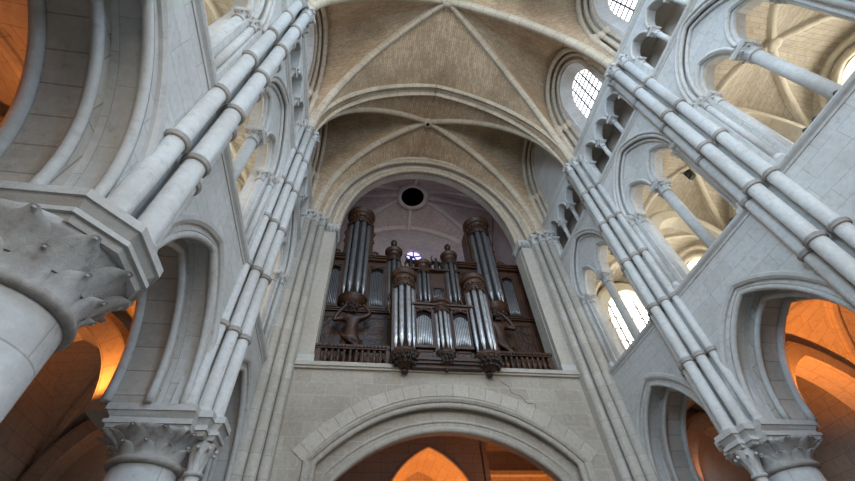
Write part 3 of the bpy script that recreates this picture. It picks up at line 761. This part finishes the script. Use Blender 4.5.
for s, P, sd, CS in ((1, PR, 'right', CSR), (-1, PL, 'left', CSL)):
    ac = struct('ceiling_aisle_'+sd, (s*9, 5, 5), 'amber lit rib vault over the %s aisle' % sd, 'ceiling')
    gc = struct('ceiling_gallery_'+sd, (s*9, 5, 11), 'pale rib vault over the %s gallery' % sd, 'ceiling')
    for i in range(3):
        quad_vault(XI-.1, XO, P[i], P[i+1], Z_AB, 7.75, 'aisle', 'aisle', ac, s, .30)
        quad_vault(W+.85, XO, P[i], P[i+1], 11.3, 13.75, 'gallery', 'galrib', gc, s, .26)
    for i in range(4):
        for zs_, zc, mat, par, xa, w in ((Z_AB, 7.5, 'aisle', ac, XI-.1, .75), (11.3, 13.5, 'galrib', gc, W+.85, .5)):
            cx = (xa+XO)/2; pts = [(s*p[0], P[i], p[1]) for p in arch(cx, zs_, (XO-xa)/2, zc-zs_, 14)]
            MB().sweep(pts, (0, s, 0), [(-w/2, .5), (-w/2, .12), (-w*.36, .0), (-w*.24, .1), (w*.24, .1), (w*.36, .0), (w/2, .12), (w/2, .5)]).build('transverse_arch', mat, par)
    MB(s).box(W+.85, XO+.3, P[0]-.9, 12.4, 8.30, 8.66).build('gallery_floor_slab', 'floor', ac)
    MB(s).box(W+.4, XO+.4, P[0]-.9, 12.4, 14.15, 14.3).build('gallery_roof', 'floor', gc)
    MB(s).box(W+.42, W+1.2, P[0]-.9, 12.4, Z_CLER-.2, Z_CLER-.06).build('triforium_roof', 'aisle', gc)
    aw_ = struct('wall_aisle_'+sd, (s*XO, 5, 0), 'outer wall of the %s aisle and gallery' % sd, 'wall')
    holes = [[(c-.85, 9.9)]+round_arch(c, 12.0, .85, 1.05)+[(c+.85, 9.9)] for c in CS]
    MB(s).plate([(P[0]-.9, -.2), (12.4, -.2), (12.4, 8.6), (P[0]-.9, 8.6)], [], 'x', XO, XO+.4).build('aisle_outer_wall', 'aisle', aw_)
    MB(s).plate([(P[0]-.9, 8.6), (12.4, 8.6), (12.4, 14.2), (P[0]-.9, 14.2)], holes, 'x', XO, XO+.5).build('gallery_outer_wall', 'gallery', aw_)
    MB(s).box(W+1.0, XO+.3, 12.0, 12.4, 0, 8.6).build('aisle_end_wall_and_light_block', 'aisle', aw_)
    ew_o = [(7.2, 9.7)]+arch(8.5, 11.95, 1.3, 1.45)+[(9.8, 9.7)]
    MB(s).plate([(W+.6, 8.6), (XO+.3, 8.6), (XO+.3, 14.2), (W+.6, 14.2)], [ew_o], 'y', 12.0, 12.4).build('gallery_end_wall', 'gallery', aw_)
    MB(s).sweep([(p[0], 11.98, p[1]) for p in ew_o], (0, s, 0), ROLL(.10), True, True).build('window_roll', 'galrib', aw_)
    NW[0] += 1
    gw = struct('window_%d' % NW[0], (s*8.5, 12.35, 9.7), 'large arched window closing the far end of the %s gallery' % sd, 'window')
    MB(s).plate(ew_o, [], 'y', 12.34, 12.37).build('pane', 'glassw', gw)
    gb = MB(s)
    for k in range(1, 4): gb.box(7.2+.65*k-.03, 7.2+.65*k+.03, 12.28, 12.34, 9.7, 13.1)
    for k in range(5): gb.box(7.2, 9.8, 12.29, 12.34, 10.2+.6*k-.02, 10.2+.6*k+.02)
    gb.build('glazing_bar', 'lead', gw)
    MB(s).box(W+1.35, XO+.3, P[0]-1.2, P[0]-.85, 0, 14.2).build('aisle_end_wall_and_light_block', 'aisle', aw_)  # unseen closure added to keep daylight out of aisle and gallery
    for i, c in enumerate(CS):
        window(s, XO+.35, c, 9.9, 12.0, .85, 1.05, 'glassw', 'round headed window behind the %s gallery arches, %s' % (sd, ORD[i]), 3, .45)
        moulding(s, XO-.02, arch(c, 12.0, 1.0, 1.2), .10, aw_, 'window_roll', 'galrib')
        moulding(s, XO-.05, arch(c, 12.0, 1.35, 1.52), .10, aw_, 'window_roll', 'galrib')
fl = MB().box(-12, 12, -12, 19, -.3, 0).build('floor', 'floor'); tag(fl, 'worn stone paving of the nave', 'floor', None, 'structure')

exec_organ = True
# ------------------------------------------------------------------ organ
def pipe(mb, x, y, zb, zt, r, foot=.32, seg=10):
    """one flue pipe: conical foot, mouth, cylindrical body"""
    zf = zb+foot
    mb.lathe([(r*.28, zb), (r, zf), (r*1.02, zf+.015), (r, zf+.03), (r, zt)], (x, y, 0), seg)
    mb.box(x-r*.5, x+r*.5, y-r*1.06, y-r*.8, zf+.02, zf+.10)

def figure(name, pose, mat, parent, origin):
    """one continuous carved body grown from a skeleton"""
    me = bpy.data.meshes.new(name)
    V = [p[0] for p in pose['v']]; me.from_pydata([Vector(v) for v in V], pose['e'], [])
    o = bpy.data.objects.new(name, me); COL.objects.link(o)
    md = o.modifiers.new('skin', 'SKIN'); sv = me.skin_vertices[0].data
    for i, p in enumerate(pose['v']): sv[i].radius = (p[1], p[1] if len(p) < 3 else p[2])
    sv[0].use_root = True
    sb = o.modifiers.new('sub', 'SUBSURF'); sb.levels = 2; sb.render_levels = 2
    dg = bpy.context.evaluated_depsgraph_get(); me2 = bpy.data.meshes.new_from_object(o.evaluated_get(dg))
    for p in me2.polygons: p.use_smooth = True
    o.modifiers.clear(); o.data = me2; me2.name = name; me2.materials.clear(); me2.materials.append(M[mat])
    o.parent = parent; o.location = Vector(origin)-WLOC[parent]; WLOC[o] = Vector(origin)
    return o

# --- main case
YM = 13.25
mc = thing('organ_main_case', (-.2, YM, 9.0), 'tall dark oak main organ case with two big round pipe towers', 'organ')
b = MB(); b.box(-4.95, 4.95, YM, YM+.9, 8.98, 12.25); b.build('lower_case', 'oak', mc)
def panel(x0, x1, z0, z1, y, parent, mat='oak', inner='oakc'):
    p = MB()
    w = .07
    p.box(x0, x1, y-.05, y, z0, z0+w).box(x0, x1, y-.05, y, z1-w, z1).box(x0, x0+w, y-.05, y, z0, z1).box(x1-w, x1, y-.05, y, z0, z1)
    fr_ = p.build('panel_frame', mat, parent)
    MB().box(x0+w, x1-w, y-.02, y+.01, z0+w, z1-w).build('panel_field', inner, fr_)
for x0, x1 in ((-4.58, -3.95), (-2.75, -1.95), (-1.9, -.9), (-.85, .15), (.2, 1.2), (1.3, 2.2), (3.45, 4.32)):
    panel(x0, x1, 9.95, 12.0, YM, mc); panel(x0, x1, 9.1, 9.85, YM, mc)
mo = MB()
for z, d, h in ((12.22, .10, .07), (12.29, .15, .06)): mo.box(-4.95, 4.95, YM-d, YM+.1, z, z+h)
mo.build('impost_moulding', 'oak', mc)
b = MB(); b.box(-4.95, -3.95, YM+.05, YM+.9, 12.3, 15.3); b.box(-2.78, -1.98, YM+.05, YM+.9, 12.3, 15.3); b.box(-1.3, .95, YM+.05, YM+.9, 12.3, 14.9); b.box(1.4, 2.4, YM+.05, YM+.9, 12.3, 15.4); b.box(3.45, 4.95, YM+.05, YM+.9, 12.3, 15.3)
b.build('upper_case', 'oak', mc)
def flat(x0, x1, zb, zt, y, n, parent, mat, dome=.0, pipename='flue_pipe', vshape=.12, ztrim=.35):
    """a flat of pipes in a carved frame"""
    f = MB(); w = .06
    f.box(x0-w, x0, y-.12, y+.02, zb-.1, zt+ztrim).box(x1, x1+w, y-.12, y+.02, zb-.1, zt+ztrim).box(x0-w, x1+w, y-.14, y+.02, zb-.1, zb)
    f.box(x0-w, x1+w, y-.14, y+.02, zt+ztrim-.08, zt+ztrim)
    fo = f.build('pipe_frame', 'oak', parent)
    c = MB()   # pierced carving above the pipe tops
    nn = 5
    for k in range(nn):
        xx = x0+(x1-x0)*(k+.5)/nn; dz = ztrim*(.35+.35*abs(k-(nn-1)/2)/((nn-1)/2))
        c.tube([(xx-(x1-x0)/nn*.55, y-.1, zt+ztrim-.08), (xx-.03, y-.12, zt+ztrim-dz*.8), (xx+.03, y-.11, zt+ztrim-dz), (xx+(x1-x0)/nn*.5, y-.1, zt+ztrim-.08)], .035, 6)
        c.ball((xx, y-.11, zt+ztrim-dz*.7), .05, 7, 5)
    c.build('pierced_carving', 'oakc', fo)
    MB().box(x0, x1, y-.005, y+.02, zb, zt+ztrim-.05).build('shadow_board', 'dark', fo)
    r = (x1-x0)/n/2*.76
    for k in range(n):
        x = x0+(x1-x0)*(k+.5)/n; q = abs(k-(n-1)/2)/((n-1)/2)
        m = MB(); pipe(m, x, y-.07, zb+.005, zt-dome*q*q, r*(1), .16+vshape*(1-q)); m.build(pipename, mat, fo)
for x0, x1, n in ((-4.52, -4.02, 7), (-2.66, -2.10, 8), (3.52, 4.02, 7)):
    flat(x0, x1, 12.5, 14.55, YM, n, mc, 'tin', .12)
flat(1.55, 2.15, 12.5, 14.55, YM, 8, mc, 'tin', .12)
for x0, x1 in ((-4.95, -3.9), (-2.8, -1.95), (3.42, 4.95), (1.4, 2.42)):
    co = MB()
    for z, d, h in ((15.30, .10, .10), (15.40, .18, .07), (15.47, .24, .06)): co.box(x0, x1, YM-d, YM+.9, z, z+h)
    co.build('flat_cornice', 'oak', mc)
# scrolled crests on the flats
def scroll(cx, z, w, y, parent, sg=1):
    m = MB(); pts = []
    for i in range(24):
        t = i/23; a = 3.4*PI*t; rr = .16*(1-t*.75); pts.append((cx+sg*(rr*math.cos(a)), y, z+.22+rr*math.sin(a)))
    m.tube(pts, [.05*(1-.5*i/23) for i in range(24)], 6)
    m.tube([(cx+sg*.16, y, z+.22), (cx+sg*.3, y, z+.08), (cx+sg*w, y, z+.02)], [.05, .05, .03], 6)
    return m.build('carved_scroll', 'oakc', parent)
scroll(-2.55, 15.53, .5, YM-.05, mc); scroll(-4.3, 15.53, .35, YM-.05, mc, -1); scroll(3.7, 15.53, .5, YM-.05, mc)

def tower(cx, cy, r, zb, zp, zt, capz, n, pr, mat, parent, cup=True, cuph=.7, finial=False, foot=.5, back=None, capscale=1.0):
    """half-round pipe tower: cup, pipes, capping cornice"""
    t = MB()
    rc = r+.05*capscale
    t.lathe([(r*.97, zt-.02), (r*1.03, zt), (r*1.05, zt+(capz-zt)*.22), (r*.98, zt+(capz-zt)*.3), (r*.98, zt+(capz-zt)*.62), (rc*.98, zt+(capz-zt)*.72), (rc*1.08, zt+(capz-zt)*.84), (rc*1.12, capz-.06), (rc*1.12, capz), (.02, capz+.02)], (cx, cy, 0), 28)
    cap = t.build('tower_cap', 'oak', parent)
    hz = capz-zt
    MB().lathe([(rc*1.0, zt+hz*.70), (rc*1.12, zt+hz*.80), (rc*1.16, zt+hz*.86), (rc*1.16, zt+hz*.93), (rc*1.2, zt+hz*.95), (rc*1.2, capz+.02), (rc*.9, capz+.04)], (cx, cy, 0), 28).build('cap_cornice', 'oak', cap)
    MB().lathe([(r*1.02, zt+hz*.20), (r*1.1, zt+hz*.22), (r*1.1, zt+hz*.28), (r*1.0, zt+hz*.30)], (cx, cy, 0), 28).build('cap_band', 'oakd', cap)
    c = MB()
    for k in range(9):       # carved swags hanging over the pipe tops
        a = PI+PI*(k+.5)/9; x = cx+r*1.03*math.cos(a); y = cy+r*1.03*math.sin(a); a2 = PI+PI*(k+1)/9; a1 = PI+PI*k/9
        c.tube([(cx+r*1.04*math.cos(a1), cy+r*1.04*math.sin(a1), zt+.05), (x, y, zt-.10), (cx+r*1.04*math.cos(a2), cy+r*1.04*math.sin(a2), zt+.05)], .035, 6)
        MB().ball((cx+r*1.0*math.cos(a), cy+r*1.0*math.sin(a), zt+(capz-zt)*.46), r*.13, 8, 6).build('cap_rosette', 'oakc', cap)
    c.build('cap_carving', 'oakc', cap)
    if back:
        hw = r*(1.25 if r > .5 else 1.0); MB().box(cx-hw, cx+hw, cy+.04, cy+back, zb, capz-(.5 if r > .5 else .1)).build('tower_body', 'oak', parent)
        for e in (-1, 1):
            MB().box(cx+e*(r*1.0)-.05, cx+e*(r*1.0)+.05, cy-.12, cy+.06, zb, zt).build('tower_stile', 'oak', parent)
            # carved side wing
            wv = MB(); w0 = cx+e*(r+.06)
            wv.tube([(w0, cy+.1, zt-.05), (w0+e*.12, cy+.1, zt-.3), (w0+e*.02, cy+.1, zt-.65), (w0+e*.10, cy+.1, zt-.95), (w0, cy+.1, zt-1.25)], [.04, .07, .05, .06, .02], 6)
            wv.build('side_carving', 'oakc', parent)
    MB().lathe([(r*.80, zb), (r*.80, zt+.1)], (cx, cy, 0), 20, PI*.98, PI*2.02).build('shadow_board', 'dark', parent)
    for k in range(n):
        a = PI+PI*(k+.5)/n; m = MB(); pipe(m, cx+(r-pr)*math.cos(a), cy+(r-pr)*math.sin(a), zp, zt+.03, pr, foot); m.build('flue_pipe', mat, parent)
    if cup:
        u = MB()
        u.lathe([(.05, zb-cuph), (r*.35, zb-cuph+.04), (r*.62, zb-cuph*.62), (r*.9, zb-cuph*.36), (r*1.05, zb-cuph*.28), (r*1.08, zb-cuph*.2), (r*1.0, zb-cuph*.14), (r*1.14, zb-cuph*.06), (r*1.14, zb), (r*.9, zb+.02)], (cx, cy, 0), 28)
        uo = u.build('tower_cup', 'oak', parent)
        m = MB()
        for k in range(7):
            a = PI+PI*(k+.5)/7
            m.ball((cx+r*.82*math.cos(a), cy+r*.82*math.sin(a), zb-cuph*.5), r*.15, 7, 5)
        m.build('cup_carving', 'oakc', uo)
    if finial:
        m = MB().lathe([(r*.95, capz), (r*.7, capz+.10), (r*.5, capz+.32), (r*.28, capz+.42), (r*.3, capz+.48), (r*.5, capz+.58), (r*.52, capz+.72), (r*.3, capz+.86), (.02, capz+.95)], (cx, cy, 0), 18)
        m.build('finial', 'oakd', parent)

tower(-3.36, YM+.15, .56, 12.95, 12.98, 17.85, 18.75, 4, .115, 'tin', mc, True, .95, False, .55, .8)
tower(2.93, YM+.15, .56, 12.95, 12.98, 17.85, 18.85, 4, .115, 'tin', mc, True, .95, False, .55, .8)
tower(-1.62, YM+.1, .31, 12.5, 12.55, 15.45, 16.15, 3, .078, 'tin', mc, True, .3, True, .35, .7)
tower(1.12, YM+.1, .31, 12.9, 12.95, 15.5, 16.15, 3, .078, 'tin', mc, True, .3, True, .35, .7)
tower(-.23, YM+.1, .29, 12.9, 12.92, 14.8, 15.42, 3, .072, 'tin', mc, True, .3, False, .35, .7)
for x0, x1 in ((.14, .64), (-1.15, -.65)):
    g = MB(); g.box(x0-.05, x0, YM-.08, YM+.06, 12.95, 13.85).box(x1, x1+.05, YM-.08, YM+.06, 12.95, 13.85).box(x0, x1, YM-.08, YM+.06, 12.95, 13.02)
    gf = g.build('grille_frame', 'oak', mc)
    h = MB()
    xc = (x0+x1)/2; a_ = (x1-x0)/2
    for p, q in zip(arch(xc, 13.6, a_, .26)[:-1], arch(xc, 13.6, a_, .26)[1:]): h.tube([(p[0], YM-.04, p[1]), (q[0], YM-.04, q[1])], .035, 6)
    h.build('grille_arch', 'oak', gf)
    l = MB()
    for k in range(7):
        x = x0+(x1-x0)*(k+.5)/7; l.lathe([(.026, 13.02), (.026, 13.62+.18*(1-((x-xc)/a_)**2))], (x, YM-.02, 0), 6)
    l.build('small_pipes', 'tin', gf)
    MB().box(x0, x1, YM+.0, YM+.05, 13.0, 13.9).build('shadow_board', 'dark', gf)
mo = MB().box(-1.3, 2.1, YM-.16, YM+.3, 14.88, 14.98).box(-1.3, 2.1, YM-.10, YM+.3, 12.72, 12.84); mo.build('middle_cornice', 'oak', mc)
# side walls of the big towers towards the middle
# carved figures that carry the big towers
def atlas(cx, sg):
    y = YM-.46; ZB = 9.32; H = lambda z: ZB+z*1.42
    v = [((0, 0, .98), .20, .16), ((0, -.02, 1.18), .165, .13), ((0, -.03, 1.42), .21, .14), ((0, -.02, 1.58), .20, .13), ((0, -.05, 1.68), .085),
         ((0, -.10, 1.80), .13, .14), ((0, -.09, 1.93), .12, .13),
         ((-.27, -.02, 1.56), .095), ((-.47, -.08, 1.44), .075), ((-.36, -.10, 1.70), .06), ((-.22, -.08, 1.93), .055), ((-.16, -.09, 2.02), .06),
         ((.27, -.02, 1.60), .095), ((.46, -.06, 1.72), .075), ((.35, -.08, 1.92), .06), ((.24, -.08, 2.02), .06),
         ((-.12, -.02, .86), .15), ((-.16, -.14, .50), .10), ((-.12, .02, .12), .07), ((-.12, -.10, .03), .06),
         ((.12, -.02, .86), .15), ((.22, -.16, .52), .10), ((.20, .02, .12), .07), ((.20, -.12, .03), .06)]
    K = 1.42; v = [((p[0][0]*sg*1.5, p[0][1]*1.1, p[0][2]*K),)+tuple(q*1.36 for q in p[1:]) for p in v]
    e = [(0, 1), (1, 2), (2, 3), (3, 4), (4, 5), (5, 6), (3, 7), (7, 8), (8, 9), (9, 10), (10, 11), (3, 12), (12, 13), (13, 14), (14, 15), (0, 16), (16, 17), (17, 18), (18, 19), (0, 20), (20, 21), (21, 22), (22, 23)]
    f = figure('carved_atlas', {'v': v, 'e': e}, 'oak', mc, (cx, y, ZB))
    tag(f, 'carved bare chested man holding up the %s pipe tower' % ('left' if sg > 0 else 'right'))
    h = MB()
    rnd = random.Random(3)
    for k in range(34):
        a = rnd.uniform(0, 2*PI); z = rnd.uniform(-.03, .16)
        h.ball((cx+.19*math.cos(a), y-.12+.18*math.sin(a)*(1 if math.sin(a) > 0 else .75), H(1.88+z*.7)), .07, 6, 4)
    h.build('hair', 'oakd', f); h = MB()
    for k in range(12): h.ball((cx+rnd.uniform(-.11, .11), y-.30+rnd.uniform(-.03, .03), H(1.70+rnd.uniform(-.06, .04))), .055, 6, 4)
    h.build('beard', 'oakd', f)
    fc = MB().ball((cx, y-.325, H(1.80)), .04, 6, 4, (.8, 1, 1.4)).ball((cx-.07, y-.305, H(1.83)), .026, 6, 4).ball((cx+.07, y-.305, H(1.83)), .026, 6, 4)
    fc.build('face_features', 'oak', f)
    d = MB()
    for k in range(8):
        t = k/7; d.tube([(cx-.38+.05*k, y-.08, H(1.02-.02*k)), (cx-.3+.07*k, y-.30-.05*math.sin(PI*t), H(.86-.04*k)), (cx+.08+.05*k, y-.28, H(.66-.02*k)), (cx+.28+.02*k, y-.10, H(.56+.04*k))], [.04, .075, .075, .04], 6)
    d.build('drapery', 'oakc', f)
    MB().box(cx-.5, cx+.5, y-.4, YM+.02, 8.98, 9.34).build('figure_plinth', 'oak', f)
atlas(-3.26, 1); atlas(2.62, -1)
for xx in (-.78, .48):
    v = [((0, 0, .42), .12, .1), ((0, 0, .62), .09), ((0, 0, .78), .11, .08), ((0, 0, .90), .04), ((0, -.02, 1.0), .075), ((0, -.02, 1.07), .06),
         ((-.15, 0, .82), .045), ((-.26, -.08, .95), .035), ((-.2, -.12, 1.12), .03), ((.15, 0, .8), .045), ((.24, -.1, .68), .035), ((.12, -.16, .66), .03),
         ((0, 0, .2), .15, .12), ((0, 0, .02), .17, .14)]
    e = [(0, 1), (1, 2), (2, 3), (3, 4), (4, 5), (2, 6), (6, 7), (7, 8), (2, 9), (9, 10), (10, 11), (0, 12), (12, 13)]
    f = figure('carved_angel', {'v': v, 'e': e}, 'oakd', mc, (xx, YM+.2, 14.98))
    m = MB()
    for sg in (-1, 1):
        for k in range(4): m.tube([(xx+sg*.06, YM+.28, 15.75), (xx+sg*(.2+.03*k), YM+.34, 15.95-.1*k), (xx+sg*(.26-.02*k), YM+.34, 15.6-.1*k)], [.03, .05, .015], 6)
    m.build('angel_wings', 'oakd', f)

# --- choir (front) case
YP = 11.72
pc_ = thing('organ_front_case', (.05, YP, 8.9), 'smaller oak organ case with bright pipes projecting over the loft sill', 'organ')
b = MB(); b.box(-1.15, 1.32, YP, YP+.55, 9.18, 11.42); b.build('case_body', 'oak', pc_)
b = MB().box(-1.2, 1.36, YP-.10, YP+.6, 8.98, 9.08).box(-1.2, 1.36, YP-.16, YP+.6, 9.08, 9.18).box(-1.12, 1.3, YP-.02, YP+.6, 8.86, 8.98); b.build('base_moulding', 'oak', pc_)
b = MB().box(-1.15, 1.32, YP-.08, YP+.6, 11.38, 11.46).box(-1.15, 1.32, YP-.15, YP+.6, 11.46, 11.54); b.build('cornice', 'oak', pc_)
for x0, x1 in ((-.98, -.32), (.42, 1.05)):
    panel(x0, x1, 9.20, 9.52, YP, pc_)
flat(-.92, -.36, 9.66, 10.98, YP, 9, pc_, 'tinb', .16, 'flue_pipe', .22, .38)
flat(.46, 1.02, 9.66, 10.98, YP, 9, pc_, 'tinb', .16, 'flue_pipe', .22, .38)
tower(-1.34, YP+.12, .42, 9.44, 9.47, 12.35, 13.05, 4, .080, 'tinb', pc_, False, .5, False, .42, .45)
tower(1.56, YP+.12, .42, 9.44, 9.47, 12.35, 13.05, 4, .080, 'tinb', pc_, False, .5, False, .42, .45)
tower(.07, YP+.08, .29, 9.5, 9.53, 11.25, 11.72, 4, .056, 'tinb', pc_, False, .5, False, .36, .4)
def drop(cx, cy, r, zt, zb, parent):
    """carved hanging corbel below a tower, ending in a pendant knob"""
    h = zt-zb
    o = MB().lathe([(r*1.02, zt+.02), (r*1.08, zt-.03), (r*1.16, zt-.07), (r*1.12, zt-.13), (r*.98, zt-.18), (r*.95, zt-h*.38), (r*.78, zt-h*.58), (r*.45, zt-h*.72), (r*.2, zt-h*.78)], (cx, cy, 0), 24).build('hanging_corbel', 'oak', parent)
    c = MB()
    for k in range(9):
        a = PI*.9+PI*1.2*(k+.5)/9
        for j, (q, w) in enumerate(((.98, .26), (.96, .42), (.78, .60))):
            aa = a+.15*j
            c.ball((cx+r*q*math.cos(aa), cy+r*q*math.sin(aa), zt-h*w), r*(.17-.02*j), 7, 5, (1, 1, 1.3))
            c.tube([(cx+r*q*1.08*math.cos(aa), cy+r*q*1.08*math.sin(aa), zt-h*w+.05), (cx+r*q*1.16*math.cos(aa+.1), cy+r*q*1.16*math.sin(aa+.1), zt-h*w-.03), (cx+r*q*.95*math.cos(aa+.05), cy+r*q*.95*math.sin(aa+.05), zt-h*w-.10)], [.02, .035, .015], 5)
    c.build('corbel_leaves', 'oakd', o)
    MB().lathe([(r*.12, zt-h*.76), (r*.26, zt-h*.82), (r*.28, zt-h*.90), (r*.16, zt-h*.97), (.01, zb)], (cx, cy, 0), 14).build('pendant_knob', 'oakd', o)
drop(-1.34, YP+.12, .45, 9.44, 8.66, pc_); drop(1.56, YP+.12, .45, 9.44, 8.66, pc_); drop(.07, YP+.08, .31, 9.5, 8.76, pc_)

# --- balustrades along the loft edge
base_b = None
def balustrade(x0, x1, n, label):
    t = thing('loft_balustrade', ((x0+x1)/2, YE+.08, 9.04), label, 'balustrade', 'balustrades of the organ loft')
    MB().box(x0, x1, YE-.02, YE+.18, 9.04, 9.10).build('bottom_rail', 'oak', t)
    r = MB().box(x0-.06, x1+.04, YE-.05, YE+.21, 9.70, 9.80).box(x0-.02, x1, YE-.02, YE+.18, 9.65, 9.70)
    k = x0+.06
    while k < x1-.03: r.ball((k, YE-.055, 9.74), .045, 7, 5, (1, .5, .8)); k += .125
    r.build('top_rail', 'oak', t)
    for i in range(n):
        x = x0+(x1-x0)*(i+.5)/n
        MB().lathe([(.065, 9.09), (.065, 9.14), (.04, 9.17), (.055, 9.22), (.09, 9.31), (.085, 9.38), (.05, 9.48), (.04, 9.55), (.06, 9.6), (.065, 9.66)], (x, YE+.08, 0), 12).build('baluster', 'oak', t)
    for x in (x0+.05, x1-.05): MB().box(x-.06, x+.06, YE-.0, YE+.16, 9.08, 9.68).build('end_post', 'oak', t)
balustrade(-4.30, -1.85, 12, 'turned oak balustrade to the left of the front organ case')
balustrade(2.06, 4.10, 10, 'turned oak balustrade to the right of the front organ case')

# ------------------------------------------------------------------ floodlights and speakers
def floodlight(x, y, z, rz, label):
    t = thing('floodlight', (x, y, z), label, 'floodlight', 'floodlights on the gallery ledges')
    MB().tube([(x-.07, y, z), (x-.07, y, z+.11), (x+.07, y, z+.11), (x+.07, y, z)], .010, 6).box(x-.08, x+.08, y-.04, y+.04, z-.005, z+.012).build('bracket', 'black', t)
    h = MB().lathe([(.03, -.06), (.05, -.035), (.056, .05), (.064, .055), (.064, .07), (.053, .07)], (0, 0, 0), 14)
    o = h.build('housing', 'black', t, (0, 0, 0)); o.location = (0, 0, .11); o.rotation_euler = (.5, 0, rz); WLOC[o] = Vector((x, y, z+.16))
    l = MB().lathe([(.052, .060), (.02, .066), (.001, .067)], (0, 0, 0), 14).build('lens', 'lens', t, (0, 0, 0))
    l.location = (0, 0, .11); l.rotation_euler = (.5, 0, rz)
for i, (s, y, lab) in enumerate(((-1, 1.95, 'black floodlight on the left gallery ledge beside the near column base'), (-1, 2.25, 'black floodlight just behind another on the left gallery ledge'), (-1, 2.72, 'small round floodlight at the far jamb of the left near gallery opening'),
        (1, 1.62, 'dark floodlight beside the column base on the right near gallery ledge'), (1, 2.15, 'small floodlight before the far jamb of the right near gallery opening'), (1, 2.40, 'outermost floodlight at the far end of the right near gallery ledge'),
        (1, 4.75, 'floodlight at the near jamb of the middle right gallery opening'), (1, 8.75, 'floodlight at the near jamb of the right gallery opening by the organ'))):
    floodlight(s*(W+.12), y, Z_TRIB+.03, (PI/2 if s > 0 else -PI/2), lab)
def speaker(x, y, z, w, d, h, label, s):
    t = thing('loudspeaker', (x, y, z), label, 'loudspeaker', 'small loudspeakers')
    MB().box(x-d/2, x+d/2, y-w/2, y+w/2, z, z+h).build('cabinet', 'black', t)
    m = MB()
    for k in (.3, .7): m.lathe([(w*.32, 0), (w*.2, -.015), (.005, -.02)], (0, 0, 0), 12)
    mm = MB()
    for k in (.28, .7):
        for r_ in (.34, .2): mm.tube([(x-s*(d/2+.006), y+w*r_*math.cos(2*PI*i/14), z+h*k+w*r_*math.sin(2*PI*i/14)) for i in range(15)], .008, 5)
    m.bm.free(); mm.build('speaker_cone', 'lead', t)
speaker(W+.14, 6.35, Z_TRIF+.12, .12, .14, .36, 'small black loudspeaker standing in the right triforium opening', 1)
speaker(-W-.14, 5.95, Z_TRIF+.12, .16, .16, .34, 'small black loudspeaker standing in the left triforium opening', -1)
speaker(8.45, 6.1, 13.45, .20, .16, .55, 'long black loudspeaker fixed high behind the middle right gallery arch', 1)

# ------------------------------------------------------------------ light
def area(name, loc, rot, sx, sy, power, col):
    d = bpy.data.lights.new(name, 'AREA'); d.shape = 'RECTANGLE'; d.size = sx; d.size_y = sy; d.energy = power; d.color = col
    o = bpy.data.objects.new(name, d); COL.objects.link(o); o.location = loc; o.rotation_euler = rot; return o
def point(name, loc, power, col, r=.15):
    d = bpy.data.lights.new(name, 'POINT'); d.energy = power; d.color = col; d.shadow_soft_size = r
    o = bpy.data.objects.new(name, d); COL.objects.link(o); o.location = loc; return o
w = bpy.data.worlds.new('World'); SC.world = w; w.use_nodes = True
w.node_tree.nodes['Background'].inputs[0].default_value = (.55, .76, 1., 1); w.node_tree.nodes['Background'].inputs[1].default_value = .34
for s, CS in ((1, CSR), (-1, CSL)):
    for c in CS[:2]:
        pass
    for i, c in enumerate(CS[:2]):
        area('gallery_daylight', (s*(XO+.30), c, 11.2), (0, s*PI/2, 0), 2.2, 1.5, (85, 42)[i] if s > 0 else 22, (1., .95, .85))
def aim(o, tgt): o.rotation_euler = (Vector(tgt)-o.location).to_track_quat('-Z', 'Y').to_euler()
BLUE = (.52, .75, 1.)
aim(area('crossing_lantern_daylight', (0, -7, 22), (0, 0, 0), 8, 8, 1800, BLUE), (0, 3, 8))
aim(area('rear_warm_fill', (0, -16, 11), (0, 0, 0), 9, 9, 1900, (1., .89, .75)), (0, 8, 17))  # warm fill added out of view to lift vault and organ wall
aim(area('transept_window_daylight', (-9.5, -8, 13), (0, 0, 0), 5, 9, 2300, (.58, .78, 1.)), (6, 4, 10))
aim(area('transept_window_daylight', (9.5, -8, 13), (0, 0, 0), 5, 9, 1500, (.62, .80, 1.)), (-6, 4, 10))
area('tower_vault_fill', (0, 16.3, 15.2), (PI-.5, 0, 0), 5, 2, 42, (1., .84, .88))  # unseen lamp added behind the organ to brighten the tower vault
ORG = (1., .30, .05)
def spot(name, loc, tgt, power, ang, col):
    d = bpy.data.lights.new(name, 'SPOT'); d.energy = power; d.color = col; d.spot_size = ang; d.spot_blend = .9; d.shadow_soft_size = .08
    o = bpy.data.objects.new(name, d); COL.objects.link(o); o.location = loc; aim(o, tgt); return o
for s, P in ((1, PR), (-1, PL)):
    for i, pr_, pl_ in ((1, 260, 170), (2, 560, 230), (3, 28, 24)):
        spot('aisle_uplight', (s*7.05, P[i]-.78, 5.2), (s*8.6, P[i]-.55, 7.3), pr_ if s > 0 else pl_, 1.9, ORG)
spot('porch_uplight', (.05, 16.9, 3.0), (.05, 17.4, 8), 1150, 2.2, ORG)
spot('porch_side_uplight', (3.7, 15.6, 3.6), (3.7, 17, 7), 560, 2.0, ORG)
# ------------------------------------------------------------------ colour management
SC.view_settings.view_transform = 'Standard'; SC.view_settings.look = 'None'; SC.view_settings.gamma = 1; SC.view_settings.exposure = 0
SC.view_settings.use_curve_mapping = False
SC.cycles.use_denoising = True
SC.cycles.max_bounces = 8; SC.cycles.diffuse_bounces = 5
